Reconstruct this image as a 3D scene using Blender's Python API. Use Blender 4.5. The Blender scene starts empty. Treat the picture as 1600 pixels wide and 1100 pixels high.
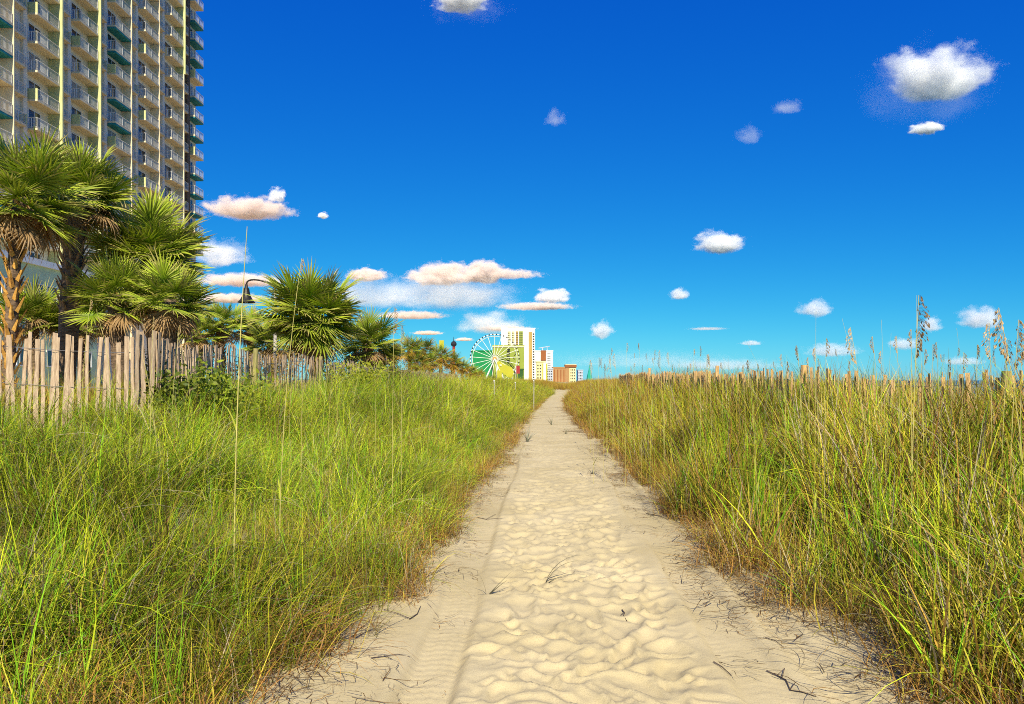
import bpy, bmesh, math, random
import numpy as np
from mathutils import Vector, Matrix, Euler
R = math.radians
S = bpy.context.scene
COL = S.collection
random.seed(7); rng = np.random.default_rng(7)

# ------------------------------------------------------------------ camera
F = 1180.0; EYE = 1.6; HOR = 594.0           # focal length and horizon row of the 1600 x 1100 photograph
cam = bpy.data.cameras.new('camera'); cam_o = bpy.data.objects.new('camera', cam); COL.objects.link(cam_o)
cam.sensor_width = 36; cam.lens = 36 * F / 1600; cam.shift_y = 44 / 1600
cam.clip_start = 0.05; cam.clip_end = 30000
cam_o.location = (0, 0, EYE); cam_o.rotation_euler = (R(90), 0, 0)
S.camera = cam_o
# ------------------------------------------------------------------ sky, sun, exposure
SUN_EL, SUN_ROT = R(38), R(176)
w = bpy.data.worlds.new('World'); S.world = w; w.use_nodes = True
N, L = w.node_tree.nodes, w.node_tree.links
bgd = N['Background']; bgd.inputs[1].default_value = 0.10
sky = N.new('ShaderNodeTexSky'); sky.sky_type = 'NISHITA'; sky.sun_disc = False
sky.sun_elevation = SUN_EL; sky.sun_rotation = SUN_ROT
sky.air_density = 0.7; sky.dust_density = 0.2; sky.ozone_density = 8.0
sep = N.new('ShaderNodeSeparateColor'); com = N.new('ShaderNodeCombineColor'); L.new(sky.outputs[0], sep.inputs[0])
for ch, (gain, power) in enumerate(((0.052, 2.05), (0.60, 1.08), (2.75, 0.38))):      # polarised, saturated blue of the photograph
    pw = N.new('ShaderNodeMath'); pw.operation = 'POWER'; pw.inputs[1].default_value = power; L.new(sep.outputs[ch], pw.inputs[0])
    gn = N.new('ShaderNodeMath'); gn.operation = 'MULTIPLY'; gn.inputs[1].default_value = gain; L.new(pw.outputs[0], gn.inputs[0]); L.new(gn.outputs[0], com.inputs[ch])
L.new(com.outputs[0], bgd.inputs[0])
sun = bpy.data.lights.new('sun', 'SUN'); sun.energy = 5.0; sun.angle = R(0.5); sun.color = (1.0, 0.92, 0.71)
sun_o = bpy.data.objects.new('sun', sun); COL.objects.link(sun_o)
to_sun = Vector((math.sin(SUN_ROT) * math.cos(SUN_EL), math.cos(SUN_ROT) * math.cos(SUN_EL), math.sin(SUN_EL)))
sun_o.rotation_euler = to_sun.to_track_quat('Z', 'Y').to_euler()
V = S.view_settings
V.view_transform = 'Standard'; V.look = 'None'; V.gamma = 1; V.use_curve_mapping = False; V.exposure = 0.5
C = S.cycles
C.max_bounces = 8; C.diffuse_bounces = 4; C.glossy_bounces = 3; C.transmission_bounces = 5
C.transparent_max_bounces = 8; C.volume_bounces = 6; C.volume_step_rate = 1.6; C.use_denoising = False; C.filter_width = 1.0; C.adaptive_threshold = 0.02; C.diffuse_bounces = 3

# ------------------------------------------------------------------ helpers
def tag(o, label=None, cat=None, group=None, kind=None):
    for k, v in (('label', label), ('category', cat), ('group', group), ('kind', kind)):
        if v: o[k] = v
    return o
def empty(name, loc=(0, 0, 0), rz=0.0):
    o = bpy.data.objects.new(name, None); COL.objects.link(o); o.location = loc; o.rotation_euler = (0, 0, rz)
    o.empty_display_size = 0.2
    return o
def link(name, me, mat=None, parent=None, loc=None, rot=None, scl=None):
    o = bpy.data.objects.new(name, me); COL.objects.link(o)
    if mat is not None and not me.materials: me.materials.append(mat)
    if parent: o.parent = parent
    if loc is not None: o.location = loc
    if rot is not None: o.rotation_euler = rot
    if scl is not None: o.scale = scl
    return o
def at(px, py, d):                            # photograph pixel at depth d (metres along y)
    return ((px - 800) / F * d, d, EYE + (HOR - py) / F * d)

class MB:
    def __init__(s): s.v = []; s.f = []; s.c = []
    def quad(s, a, b, c, d, col=None):
        n = len(s.v); s.v += [tuple(a), tuple(b), tuple(c), tuple(d)]; s.f.append((n, n+1, n+2, n+3)); s.c += [col] * 4
    def box(s, x0, x1, y0, y1, z0, z1, col=None):
        n = len(s.v)
        s.v += [(x0,y0,z0),(x1,y0,z0),(x1,y1,z0),(x0,y1,z0),(x0,y0,z1),(x1,y0,z1),(x1,y1,z1),(x0,y1,z1)]
        s.f += [tuple(n+i for i in q) for q in ((3,2,1,0),(4,5,6,7),(0,1,5,4),(1,2,6,5),(2,3,7,6),(3,0,4,7))]
        s.c += [col] * 8
    def tube(s, pts, rad, n=6, cap=True, col=None):
        pts = [Vector(p) for p in pts]
        if not hasattr(rad, '__len__'): rad = [rad] * len(pts)
        b = len(s.v); ref = None
        for i, p in enumerate(pts):
            t = (pts[min(i+1, len(pts)-1)] - pts[max(i-1, 0)]).normalized()
            if ref is None:
                ref = t.cross(Vector((0, 0, 1)))
                if ref.length < 1e-3: ref = Vector((1, 0, 0))
            ref = (ref - t * ref.dot(t)).normalized(); o = t.cross(ref)
            for k in range(n):
                a = 2 * math.pi * k / n
                s.v.append(tuple(p + (ref * math.cos(a) + o * math.sin(a)) * rad[i])); s.c.append(col)
        for i in range(len(pts) - 1):
            for k in range(n):
                k2 = (k + 1) % n
                s.f.append((b+i*n+k, b+i*n+k2, b+(i+1)*n+k2, b+(i+1)*n+k))
        if cap:
            s.f.append(tuple(b + k for k in reversed(range(n))))
            s.f.append(tuple(b + (len(pts)-1)*n + k for k in range(n)))
    def lathe(s, prof, n=16, cx=0, cy=0, col=None):
        b = len(s.v)
        for (r, z) in prof:
            for k in range(n):
                a = 2 * math.pi * k / n
                s.v.append((cx + r*math.cos(a), cy + r*math.sin(a), z)); s.c.append(col)
        for i in range(len(prof) - 1):
            for k in range(n):
                k2 = (k+1) % n
                s.f.append((b+i*n+k, b+i*n+k2, b+(i+1)*n+k2, b+(i+1)*n+k))
    def mesh(s, name, mat=None, smooth=False):
        me = bpy.data.meshes.new(name); me.from_pydata(s.v, [], s.f); me.update()
        if any(c is not None for c in s.c):
            at_ = me.color_attributes.new('col', 'FLOAT_COLOR', 'POINT')
            arr = np.array([(c if c is not None else (1, 1, 1)) + (1.0,) for c in s.c], dtype=np.float32)
            at_.data.foreach_set('color', arr.ravel())
        if smooth: me.polygons.foreach_set('use_smooth', [True] * len(me.polygons))
        if mat: me.materials.append(mat)
        return me
    def build(s, name, mat, parent=None, smooth=False, **k):
        return link(name, s.mesh(name, mat, smooth), None, parent, **k)

# ------------------------------------------------------------------ materials
def mat_new(name):
    m = bpy.data.materials.new(name); m.use_nodes = True
    return m, m.node_tree.nodes, m.node_tree.links, m.node_tree.nodes['Principled BSDF']
def plain(name, c, rough=0.7, var=0.12, scale=3.0, bump=0.0, metallic=0.0, c2=None, stretch=(1, 1, 1), coord='Object', spec=0.3):
    """colour broken up by two noises, optional second colour and bump"""
    m, N, L, b = mat_new(name)
    tc = N.new('ShaderNodeTexCoord'); mp = N.new('ShaderNodeMapping'); mp.inputs['Scale'].default_value = stretch
    L.new(tc.outputs[coord], mp.inputs[0])
    nz = N.new('ShaderNodeTexNoise'); nz.inputs['Scale'].default_value = scale; nz.inputs['Detail'].default_value = 5
    nz.inputs['Roughness'].default_value = 0.65
    L.new(mp.outputs[0], nz.inputs[0])
    rp = N.new('ShaderNodeValToRGB')
    c2 = c2 or tuple(max(0, x * (1 - 2.2 * var)) for x in c)
    rp.color_ramp.elements[0].position = 0.32; rp.color_ramp.elements[1].position = 0.68
    rp.color_ramp.elements[0].color = (*c2, 1); rp.color_ramp.elements[1].color = (*[min(1, x * (1 + var)) for x in c], 1)
    L.new(nz.outputs[0], rp.inputs[0]); L.new(rp.outputs[0], b.inputs['Base Color'])
    b.inputs['Roughness'].default_value = rough; b.inputs['Metallic'].default_value = metallic
    b.inputs['Specular IOR Level'].default_value = spec
    if bump:
        bp = N.new('ShaderNodeBump'); bp.inputs['Strength'].default_value = bump; bp.inputs['Distance'].default_value = 0.02
        L.new(nz.outputs[0], bp.inputs['Height']); L.new(bp.outputs[0], b.inputs['Normal'])
    return m
def leafy(name, trans=0.35, rough=0.5, instancer=True, spec=0.3):
    """vertex colour x per-instance tint, thin translucent leaf"""
    m, N, L, b = mat_new(name)
    a = N.new('ShaderNodeAttribute'); a.attribute_name = 'col'
    hs = N.new('ShaderNodeHueSaturation'); L.new(a.outputs['Color'], hs.inputs['Color'])
    if instancer:
        t = N.new('ShaderNodeAttribute'); t.attribute_type = 'INSTANCER'; t.attribute_name = 'tint'; L.new(t.outputs['Fac'], hs.inputs['Value'])
        t2 = N.new('ShaderNodeAttribute'); t2.attribute_type = 'INSTANCER'; t2.attribute_name = 'hue'; L.new(t2.outputs['Fac'], hs.inputs['Hue'])
    else:
        oi = N.new('ShaderNodeObjectInfo'); mr = N.new('ShaderNodeMapRange'); mr.inputs[3].default_value = 0.75; mr.inputs[4].default_value = 1.25
        L.new(oi.outputs['Random'], mr.inputs[0]); L.new(mr.outputs[0], hs.inputs['Value'])
    L.new(hs.outputs[0], b.inputs['Base Color']); b.inputs['Roughness'].default_value = rough
    b.inputs['Specular IOR Level'].default_value = spec
    tr = N.new('ShaderNodeBsdfTranslucent'); L.new(hs.outputs[0], tr.inputs[0])
    mx = N.new('ShaderNodeMixShader'); mx.inputs[0].default_value = trans
    out = N['Material Output']
    L.new(b.outputs[0], mx.inputs[1]); L.new(tr.outputs[0], mx.inputs[2]); L.new(mx.outputs[0], out.inputs[0])
    return m

M = {}
M['grass'] = leafy('grass_blade', 0.18, 0.7, spec=0.08)
M['straw'] = leafy('dry_straw', 0.05, 0.9, spec=0.05)
M['frond'] = leafy('palm_frond', 0.25, 0.55, instancer=False, spec=0.25)
M['seed'] = leafy('sea_oat_seed', 0.3, 0.7, instancer=False)
M['wood'] = plain('weathered_fence_wood', (0.49, 0.37, 0.25), 0.85, 0.3, 9, 0.6, c2=(0.20, 0.12, 0.07), stretch=(4, 4, 0.5))
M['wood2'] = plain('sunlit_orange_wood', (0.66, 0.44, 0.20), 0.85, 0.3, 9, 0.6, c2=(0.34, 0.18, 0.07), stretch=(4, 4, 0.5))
M['post'] = plain('green_grey_post_wood', (0.34, 0.29, 0.10), 0.9, 0.3, 12, 0.7, c2=(0.16, 0.14, 0.06), stretch=(3, 3, 0.5))
M['wire'] = plain('galvanised_wire', (0.35, 0.34, 0.32), 0.45, 0.1, 20, metallic=0.7)
M['trunk'] = plain('palm_trunk_bark', (0.20, 0.13, 0.08), 0.95, 0.35, 7, 1.0, c2=(0.05, 0.035, 0.02), stretch=(1, 1, 3))
M['boot'] = plain('palm_leaf_base', (0.33, 0.20, 0.09), 0.9, 0.3, 9, 0.8, c2=(0.12, 0.07, 0.03))
M['boot2'] = plain('orange_palm_leaf_base', (0.62, 0.34, 0.07), 0.9, 0.25, 9, 0.8, c2=(0.36, 0.15, 0.03))
M['concrete'] = plain('painted_concrete', (0.84, 0.75, 0.58), 0.8, 0.05, 0.35, 0.15, c2=(0.74, 0.65, 0.49))
M['slab'] = plain('balcony_concrete', (0.80, 0.66, 0.42), 0.8, 0.08, 0.8, 0.1)
M['rail'] = plain('white_metal_railing', (0.70, 0.68, 0.64), 0.5, 0.06, 3)
M['teal'] = plain('teal_soffit_paint', (0.02, 0.22, 0.23), 0.7, 0.12, 1.5)
M['fin'] = plain('lime_cream_fin_paint', (0.56, 0.56, 0.26), 0.75, 0.08, 0.8)
M['glass'] = plain('dark_window_glass', (0.03, 0.04, 0.05), 0.12, 0.3, 0.6, spec=0.6)
M['podium'] = plain('pale_green_stucco', (0.52, 0.68, 0.42), 0.85, 0.06, 1.0, 0.1)
M['frame'] = plain('white_window_frame', (0.72, 0.74, 0.72), 0.5, 0.05, 3)
M['bronze'] = plain('dark_bronze_lamp_metal', (0.055, 0.05, 0.04), 0.45, 0.3, 8, metallic=0.6)
M['grey_pole'] = plain('grey_lamp_pole', (0.42, 0.38, 0.34), 0.55, 0.15, 4)
M['white_paint'] = plain('white_paint', (0.78, 0.77, 0.74), 0.6, 0.06, 2)
M['stake'] = plain('white_stake_paint', (0.45, 0.42, 0.38), 0.7, 0.15, 5)

# ------------------------------------------------------------------ terrain functions (numpy)
def sm(t): t = np.clip(t, 0, 1); return t * t * (3 - 2 * t)
def _h(ix, iy, k):
    v = np.sin(ix * 127.1 + iy * 311.7 + k * 74.7) * 43758.5453
    return v - np.floor(v)
def vn(x, y, k=0):
    ix, iy = np.floor(x), np.floor(y); fx, fy = sm(x - ix), sm(y - iy)
    a, b, c, d = _h(ix, iy, k), _h(ix+1, iy, k), _h(ix, iy+1, k), _h(ix+1, iy+1, k)
    return (a*(1-fx)+b*fx)*(1-fy) + (c*(1-fx)+d*fx)*fy - 0.5
def fbm(x, y, k=0, o=4):
    s = 0; a = 1
    for i in range(o): s = s + a * vn(x, y, k + i); x = x * 2.03 + 7.1; y = y * 2.03 + 3.7; a *= 0.5
    return s
def worley(x, y, k=0):
    ix, iy = np.floor(x), np.floor(y); best = np.full(x.shape, 9.0); b2 = best.copy()
    for dx in (-1, 0, 1):
        for dy in (-1, 0, 1):
            cx, cy = ix + dx, iy + dy
            d = np.hypot(cx + 0.15 + 0.7*_h(cx, cy, k) - x, cy + 0.15 + 0.7*_h(cx, cy, k + 5) - y)
            b2 = np.minimum(b2, np.maximum(best, d)); best = np.minimum(best, d)
    return best, b2
_Y = [0, 3.7, 9.2, 17.8, 28.6, 41, 61, 90, 130]
def pc(y): return np.interp(y, _Y, [.40, .43, .62, 1.02, 1.42, 2.10, 3.40, 6.5, 9.0])
def hw(y): return np.interp(y, _Y, [1.72, 1.70, 1.48, 1.42, 1.28, 1.08, .95, .9, .5])
def ground(x, y):                                   # dunes either side of the flat path, beach beyond
    x = np.asarray(x, float); y = np.asarray(y, float)
    u = x - pc(y); h = hw(y)
    zl = 0.98 * sm((-u - h) / 3.6) - 0.25 * sm((-u - 6.2) / 4)
    zr = (0.60 + 0.30 * sm((y - 12) / 14)) * sm((u - h) / 3.0)
    z = np.where(u < 0, zl, zr)
    far = 1.0 * sm((y - 64) / 22) * (1 - sm((y - 150) / 200))
    z = np.maximum(z, far * (0.55 + 0.45 * sm((np.abs(u) - 0.5) / 3)))
    z = z - (z + 2.6) * sm((u - 7.0) / 40)
    off = sm((np.abs(u) - h) / 0.8)
    z = z + off * (0.10 * fbm(x * .35, y * .35, 1) + 0.05 * fbm(x * 1.3, y * 1.3, 9))
    return z
def g1(x, y): return float(ground(np.array([x]), np.array([y]))[0])

def sand_material(name, tracks):
    m, N, L, b = mat_new(name)
    tc = N.new('ShaderNodeTexCoord')
    n1 = N.new('ShaderNodeTexNoise'); n1.inputs['Scale'].default_value = 0.9; n1.inputs['Detail'].default_value = 6
    n2 = N.new('ShaderNodeTexNoise'); n2.inputs['Scale'].default_value = 260; n2.inputs['Detail'].default_value = 3
    n3 = N.new('ShaderNodeTexNoise'); n3.inputs['Scale'].default_value = 11; n3.inputs['Detail'].default_value = 6; n3.inputs['Roughness'].default_value = .7
    for n in (n1, n2, n3): L.new(tc.outputs['Object'], n.inputs[0])
    r1 = N.new('ShaderNodeValToRGB'); e = r1.color_ramp.elements
    e[0].position = .3; e[0].color = (0.50, 0.405, 0.215, 1); e[1].position = .7; e[1].color = (0.62, 0.515, 0.305, 1)
    L.new(n1.outputs[0], r1.inputs[0])
    r2 = N.new('ShaderNodeValToRGB'); e = r2.color_ramp.elements
    e[0].position = .30; e[0].color = (0.62, 0.60, 0.56, 1); e[1].position = .52; e[1].color = (1, 1, 1, 1)
    L.new(n2.outputs[0], r2.inputs[0])
    mx = N.new('ShaderNodeMix'); mx.data_type = 'RGBA'; mx.blend_type = 'MULTIPLY'; mx.inputs[0].default_value = 0.8
    L.new(r1.outputs[0], mx.inputs[6]); L.new(r2.outputs[0], mx.inputs[7])
    # plant litter strewn where the grass grows
    at_ = N.new('ShaderNodeAttribute'); at_.attribute_name = 'litter'
    r3 = N.new('ShaderNodeValToRGB'); e = r3.color_ramp.elements; e[0].position = .42; e[1].position = .6
    L.new(n3.outputs[0], r3.inputs[0])
    ad = N.new('ShaderNodeMath'); ad.operation = 'MULTIPLY'; L.new(r3.outputs[0], ad.inputs[0]); L.new(at_.outputs['Fac'], ad.inputs[1])
    m2 = N.new('ShaderNodeMix'); m2.data_type = 'RGBA'; L.new(ad.outputs[0], m2.inputs[0])
    L.new(mx.outputs[2], m2.inputs[6]); m2.inputs[7].default_value = (0.20, 0.12, 0.05, 1)
    L.new(m2.outputs[2], b.inputs['Base Color'])
    b.inputs['Roughness'].default_value = 0.95; b.inputs['Specular IOR Level'].default_value = 0.15
    bp = N.new('ShaderNodeBump'); bp.inputs['Strength'].default_value = 0.5; bp.inputs['Distance'].default_value = 0.004
    n4 = N.new('ShaderNodeTexNoise'); n4.inputs['Scale'].default_value = 60; n4.inputs['Detail'].default_value = 5
    L.new(tc.outputs['Object'], n4.inputs[0]); L.new(n4.outputs[0], bp.inputs['Height']); L.new(bp.outputs[0], b.inputs['Normal'])
    return m
M['sand'] = sand_material('dune_sand', False)

def grid_mesh(name, X, Y, Z, mat, litter):
    ny, nx = X.shape
    co = np.stack([X, Y, Z], -1).reshape(-1, 3).astype(np.float32)
    i = np.arange(ny - 1)[:, None] * nx + np.arange(nx - 1)[None, :]
    q = np.stack([i, i + 1, i + nx + 1, i + nx], -1).reshape(-1, 4)
    me = bpy.data.meshes.new(name); me.vertices.add(len(co)); me.vertices.foreach_set('co', co.ravel())
    me.loops.add(q.size); me.loops.foreach_set('vertex_index', q.ravel().astype(np.int32))
    me.polygons.add(len(q)); me.polygons.foreach_set('loop_start', np.arange(0, q.size, 4, dtype=np.int32))
    me.polygons.foreach_set('use_smooth', np.ones(len(q), bool))
    me.update(calc_edges=True); me.validate()
    a = me.attributes.new('litter', 'FLOAT', 'POINT'); a.data.foreach_set('value', litter.ravel().astype(np.float32))
    me.materials.append(mat)
    return me

xs = np.concatenate([-np.geomspace(5000, 62, 14), np.arange(-60, -12, 2.0), np.arange(-12, 12, .15), np.arange(12, 100, 2.0)])
ys = np.concatenate([np.arange(-40, 0, 2.0), np.arange(0, 14, .12), np.arange(14, 40, .3), np.arange(40, 130, 1.0), np.geomspace(130, 7000, 30)])
GX, GY = np.meshgrid(xs, ys); GZ = ground(GX, GY); GU = GX - pc(GY); GH = hw(GY)
GZ = GZ - 0.09 * (1 - sm((np.abs(GU) - GH - 0.1) / 0.5)) * (GY > 1.2) * (GY < 84)
terrain = link('ground', grid_mesh('ground', GX, GY, GZ, M['sand'], sm((np.abs(GU) - GH) / 0.7) * (1 - sm((GU - 9) / 6))))
tag(terrain, 'sandy dune ground littered with dry plant scraps under the grass', 'ground', kind='structure')

# ---- the sand track: trodden middle, two wheel ruts, smooth shoulders, all real relief
rows = [1.6]
while rows[-1] < 84: rows.append(rows[-1] + max(0.012, 0.0042 * rows[-1]))
rows = np.array(rows); t = np.linspace(-1, 1, 250)
PY = np.repeat(rows[:, None], len(t), 1); HWY = hw(PY) + 0.5; PU = t[None, :] * HWY; PX = PU + pc(PY)
wu = PU + 0.10 * fbm(PX * 2.2, PY * 2.2, 31, 3); wy = PY + 0.12 * fbm(PX * 2.0, PY * 2.0, 41, 3)
f3, f4 = worley(wu / 0.16 + 3, wy / 0.12 + 8, 13)
midm = sm((0.80 - np.abs(PU + 0.02 + 0.14 * vn(PY * .9, PY * 0, 77))) / 0.30)
fade = 0.5 + 0.5 * sm((16 - PY) / 9)
prt = 0.030 * fbm(wu * 2.6, wy * 3.4, 51) + 0.010 * np.clip(f3, 0, .7)
rp_ = random.Random(12)
for _ in range(2300):                                # feet sunk into loose sand, later ones over earlier ones
    y0 = 1.7 + 26 * rp_.random() ** 1.35; u0 = rp_.gauss(0, .40); an = rp_.gauss(0, .5); la = rp_.uniform(.09, .22); wa = rp_.uniform(.05, .13); dp = rp_.uniform(.018, .046)
    i0, i1 = np.searchsorted(rows, (y0 - .32, y0 + .32)); k0, k1 = np.searchsorted(t * (float(hw(y0)) + .5), (u0 - .32, u0 + .32))
    if i1 - i0 < 2 or k1 - k0 < 2: continue
    sl_ = (slice(i0, i1), slice(k0, k1)); du, dy_ = wu[sl_] - u0, wy[sl_] - y0
    a_ = du * math.cos(an) + dy_ * math.sin(an); b__ = -du * math.sin(an) + dy_ * math.cos(an)
    q = np.sqrt((a_ / (wa * (1 + .25 * np.sin(b__ / la * 2)))) ** 2 + (b__ / la) ** 2)
    msk = sm((1.55 - q) / .7); shp = -dp * (1 - sm((q - .45) / .65)) + dp * .75 * np.exp(-((q - 1.18) / .22) ** 2) * (.6 + .8 * (b__ < 0)) + dp * .2 * b__ / la
    prt[sl_] = prt[sl_] * (1 - .75 * msk) + shp * msk
hgt = midm * fade * (.64 * prt + 0.006 * fbm(PX * 14, PY * 14, 58))
hgt += (1 - midm) * (0.010 * fbm(PX * 2.4, PY * 1.6, 61) + 0.004 * fbm(PX * 9, PY * 9, 65))
for c0, wd, dep in ((-0.90, 0.15, 0.048), (0.92, 0.16, 0.040), (1.28, 0.09, 0.024)):
    c = c0 + 0.09 * vn(PY * .45, PY * 0 + c0, 5) + .05 * vn(PY * 1.3, PY * 0 + c0, 6)
    q = np.abs(PU - c) / wd
    rut = (1 - sm((q - 0.7) / 0.5))
    hgt += (-dep * rut + 0.016 * np.exp(-((q - 1.35) / 0.30) ** 2) * (0.5 + 1.2 * vn(PY * 4, PX * 4, 8))) * (0.75 + 0.9 * vn(PY * .8, PY * 0 + c0, 18))
    tread = np.sin((PY + 0.35 * np.abs(PU - c)) * 2 * math.pi / 0.075) * 0.0017 + np.sign(np.sin((PU - c) * 2 * math.pi / 0.06)) * 0.0022
    hgt += tread * rut * sm((10 - PY) / 5) * sm((vn(PY * 1.1, PX * 2 + c0, 21) + 0.15) / 0.3)
hgt += 0.05 * sm((np.abs(PU) - 1.15) / 0.6)
PZ = ground(PX, PY) + hgt - 0.13 * sm((np.abs(PU) - hw(PY) - 0.22) / 0.28)
PZ += 0.10 * np.exp(-((PY - 59) / 2.2) ** 2)
path = link('path', grid_mesh('path', PX, PY, PZ, M['sand'], 0.35 * sm((np.abs(PU) - hw(PY) + 0.35) / 0.5)))
tag(path, 'pale trodden sand track with wheel ruts between the grassy dunes', 'path', kind='structure')

def path_z(x, y):
    i = int(np.clip(np.searchsorted(rows, y), 0, len(rows) - 1)); k = int(np.argmin(np.abs(PX[i] - x))); return float(PZ[i, k])

# ---- sea
m, N, L, b = mat_new('sea_water')
b.inputs['Base Color'].default_value = (0.008, 0.055, 0.075, 1); b.inputs['Roughness'].default_value = 0.28; b.inputs['IOR'].default_value = 1.33
tc = N.new('ShaderNodeTexCoord'); mp = N.new('ShaderNodeMapping'); mp.inputs['Scale'].default_value = (1, 0.35, 1)
nz = N.new('ShaderNodeTexNoise'); nz.inputs['Scale'].default_value = 0.35; nz.inputs['Detail'].default_value = 8
bp = N.new('ShaderNodeBump'); bp.inputs['Strength'].default_value = 0.9; bp.inputs['Distance'].default_value = 0.5
L.new(tc.outputs['Object'], mp.inputs[0]); L.new(mp.outputs[0], nz.inputs[0]); L.new(nz.outputs[0], bp.inputs['Height']); L.new(bp.outputs[0], b.inputs['Normal'])
mb = MB(); mb.quad((30, -300, -1.9), (9000, -300, -1.9), (9000, 12000, -1.9), (30, 12000, -1.9))
tag(mb.build('sea', m), 'dark teal sea beyond the right hand slat fence', 'sea', kind='structure')

# ------------------------------------------------------------------ hotel tower (sea-facing side in shade, fins catch the sun)
XF = -49.0                                          # facade plane
FLOOR_H = 2.9; Z0 = 9.6
tower = empty('hotel_tower', (XF, 90, 0))
tag(tower, 'tall beige balconied hotel tower with teal soffits rising behind the palm trees', 'hotel')
NFL = 20
# walls
mb = MB(); mb.box(-18, 0, -34, 27, 0, Z0 + FLOOR_H * NFL + 1.5); mb.build('wall', M['concrete'], tower)
mb = MB(); mb.box(-18.4, 0.5, -34.4, 27.4, Z0 + FLOOR_H * NFL + 1.5, Z0 + FLOOR_H * NFL + 2.7); mb.build('roof', M['slab'], tower)
def railing_mesh(p, ln, solid_end=False):           # open picket railing round a balcony p deep, ln long, near end at y=0
    mb = MB(); h = 1.05
    def run(a, b_):
        a = Vector(a); b_ = Vector(b_); d = b_ - a; n = max(2, int(d.length / 0.17))
        for zz in (0.12, h):
            mb.tube([a + Vector((0, 0, zz)), b_ + Vector((0, 0, zz))], 0.035 if zz > 1 else 0.025, 4)
        for i in range(n + 1):
            q = a + d * i / n; r = 0.035 if i in (0, n // 2, n) else 0.012
            mb.box(q.x - r, q.x + r, q.y - r, q.y + r, 0.0, h)
    run((p - .06, 0.06, 0), (p - .06, ln - 0.06, 0))
    if not solid_end: run((0.02, 0.06, 0), (p - .06, 0.06, 0))
    return mb.mesh('railing', M['rail'])
def slab_mesh(p, ln, mat):
    mb = MB(); mb.box(0.002, p, 0, ln, -0.20, 0); return mb.mesh('balcony', mat)
def soffit_mesh(p, ln):
    mb = MB(); mb.box(0.01, p - 0.01, 0.01, ln - 0.01, -0.42, -0.203); return mb.mesh('soffit', M['teal'])
def end_mesh(p, ln, far=False):
    y = ln - 0.10 if far else 0.0
    mb = MB(); mb.box(0.004, p + 0.004, y + 0.012, y + 0.10, -0.002, 1.08); return mb.mesh('end_panel', M['fin'])
M['curtain'] = plain('curtained_glass', (0.34, 0.32, 0.28), 0.3, 0.25, 2.5, stretch=(1, 6, .4))
def door_mesh(ln, mt='glass'):
    mb = MB(); mb.box(-0.02, 0.03, 0.5, ln * 0.62, 0.03, 2.1); return mb.mesh('glass_door', M[mt])
def doorframe_mesh(ln):
    mb = MB(); y0, y1 = 0.5, ln * 0.62
    for a, b_ in ((y0 - .07, y0), ((y0 + y1) / 2 - .03, (y0 + y1) / 2 + .03), (y1, y1 + .07)): mb.box(0.005, 0.06, a, b_, 0.03, 2.18)
    mb.box(0.006, 0.059, y0, y1, 2.1, 2.18); return mb.mesh('door_frame', M['frame'])
SIZES = {'big': (1.25, 3.75), 'small': (0.75, 2.55), 'end': (1.25, 3.2)}
ME = {}
for k, (p, ln) in SIZES.items():
    ME[k] = dict(slab=slab_mesh(p, ln, M['slab']), rail=railing_mesh(p, ln), rail_s=railing_mesh(p, ln, True),
                 sof=soffit_mesh(p, ln), end=end_mesh(p, ln), endf=end_mesh(p, ln, True), door=door_mesh(ln), door2=door_mesh(ln, 'curtain'), frm=doorframe_mesh(ln))
dr_ = random.Random(8)
def balcony(kind, y, fl, teal=False, end=False, far_end=False):
    k = ME[kind]; z = Z0 + fl * FLOOR_H
    b_ = link('balcony', k['slab'], None, tower, loc=(0, y - 90, z))
    link('railing', k['rail_s' if end else 'rail'], None, b_)
    link('glass_door', k[dr_.choice(('door', 'door', 'door2'))], None, b_)
    link('door_frame', k['frm'], None, b_)
    if teal: link('soffit', k['sof'], None, b_)
    if end: link('end_panel', k['end'], None, b_)
    if far_end: link('end_panel', k['endf'], None, b_)
fins = [72.25, 79.75, 87.2, 94.7, 102.2, 109.8]
rr = random.Random(4)
for i, fy in enumerate(fins):
    top = min(NFL, int((F and (EYE + 594 / F * (fy + 4)) - Z0) / FLOOR_H) + 2)
    for fl in range(0, top):
        balcony('big', fy - 3.76, fl, teal=(i in (0, 3) and fl % 3 != 1), end=(fl % 3 == (1 if i < 4 else 0) and i in (1, 2, 3, 4)))
        balcony('small', fy + 0.32, fl, far_end=(fl % 4 == 2 and i < 4))
    zt = Z0 + FLOOR_H * NFL + 1.4
    if i in (1, 2, 5):
        mb = MB(); mb.box(0.003, 1.50, -0.10, 0.10, (Z0 if i < 3 else Z0 + 12.6 * FLOOR_H), zt)
        o = mb.build('fin', M['fin'], tower, loc=(0, fy + 0.15 - 90, 0)); o['label'] = 'tall lime cream fin catching the sun'
        if i == 5:
            mb = MB(); mb.box(0.003, 1.30, -0.10, 0.10, 0, Z0 + 12.6 * FLOOR_H - .01); mb.build('fin', M['slab'], tower, loc=(0, fy + 0.15 - 90, 0))
    else:
        mb = MB(); mb.box(0.003, 1.28, -0.07, 0.07, 4, zt); mb.build('fin', M['slab'], tower, loc=(0, fy + 0.15 - 90, 0))
    mb = MB(); mb.box(0.004, 0.32, fy + 3.0 - 90, fy + 3.62 - 90, 0, zt); mb.build('pier', M['concrete'], tower)
for fl in range(0, 18):
    balcony('end', 113.7, fl, teal=(fl % 4 != 1), end=(fl % 4 == 1))
mb = MB(); mb.box(0.006, 0.6, 112.6 - 90, 113.5 - 90, 0, Z0 + FLOOR_H * NFL); mb.build('pier', M['trunk'], tower)

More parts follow.
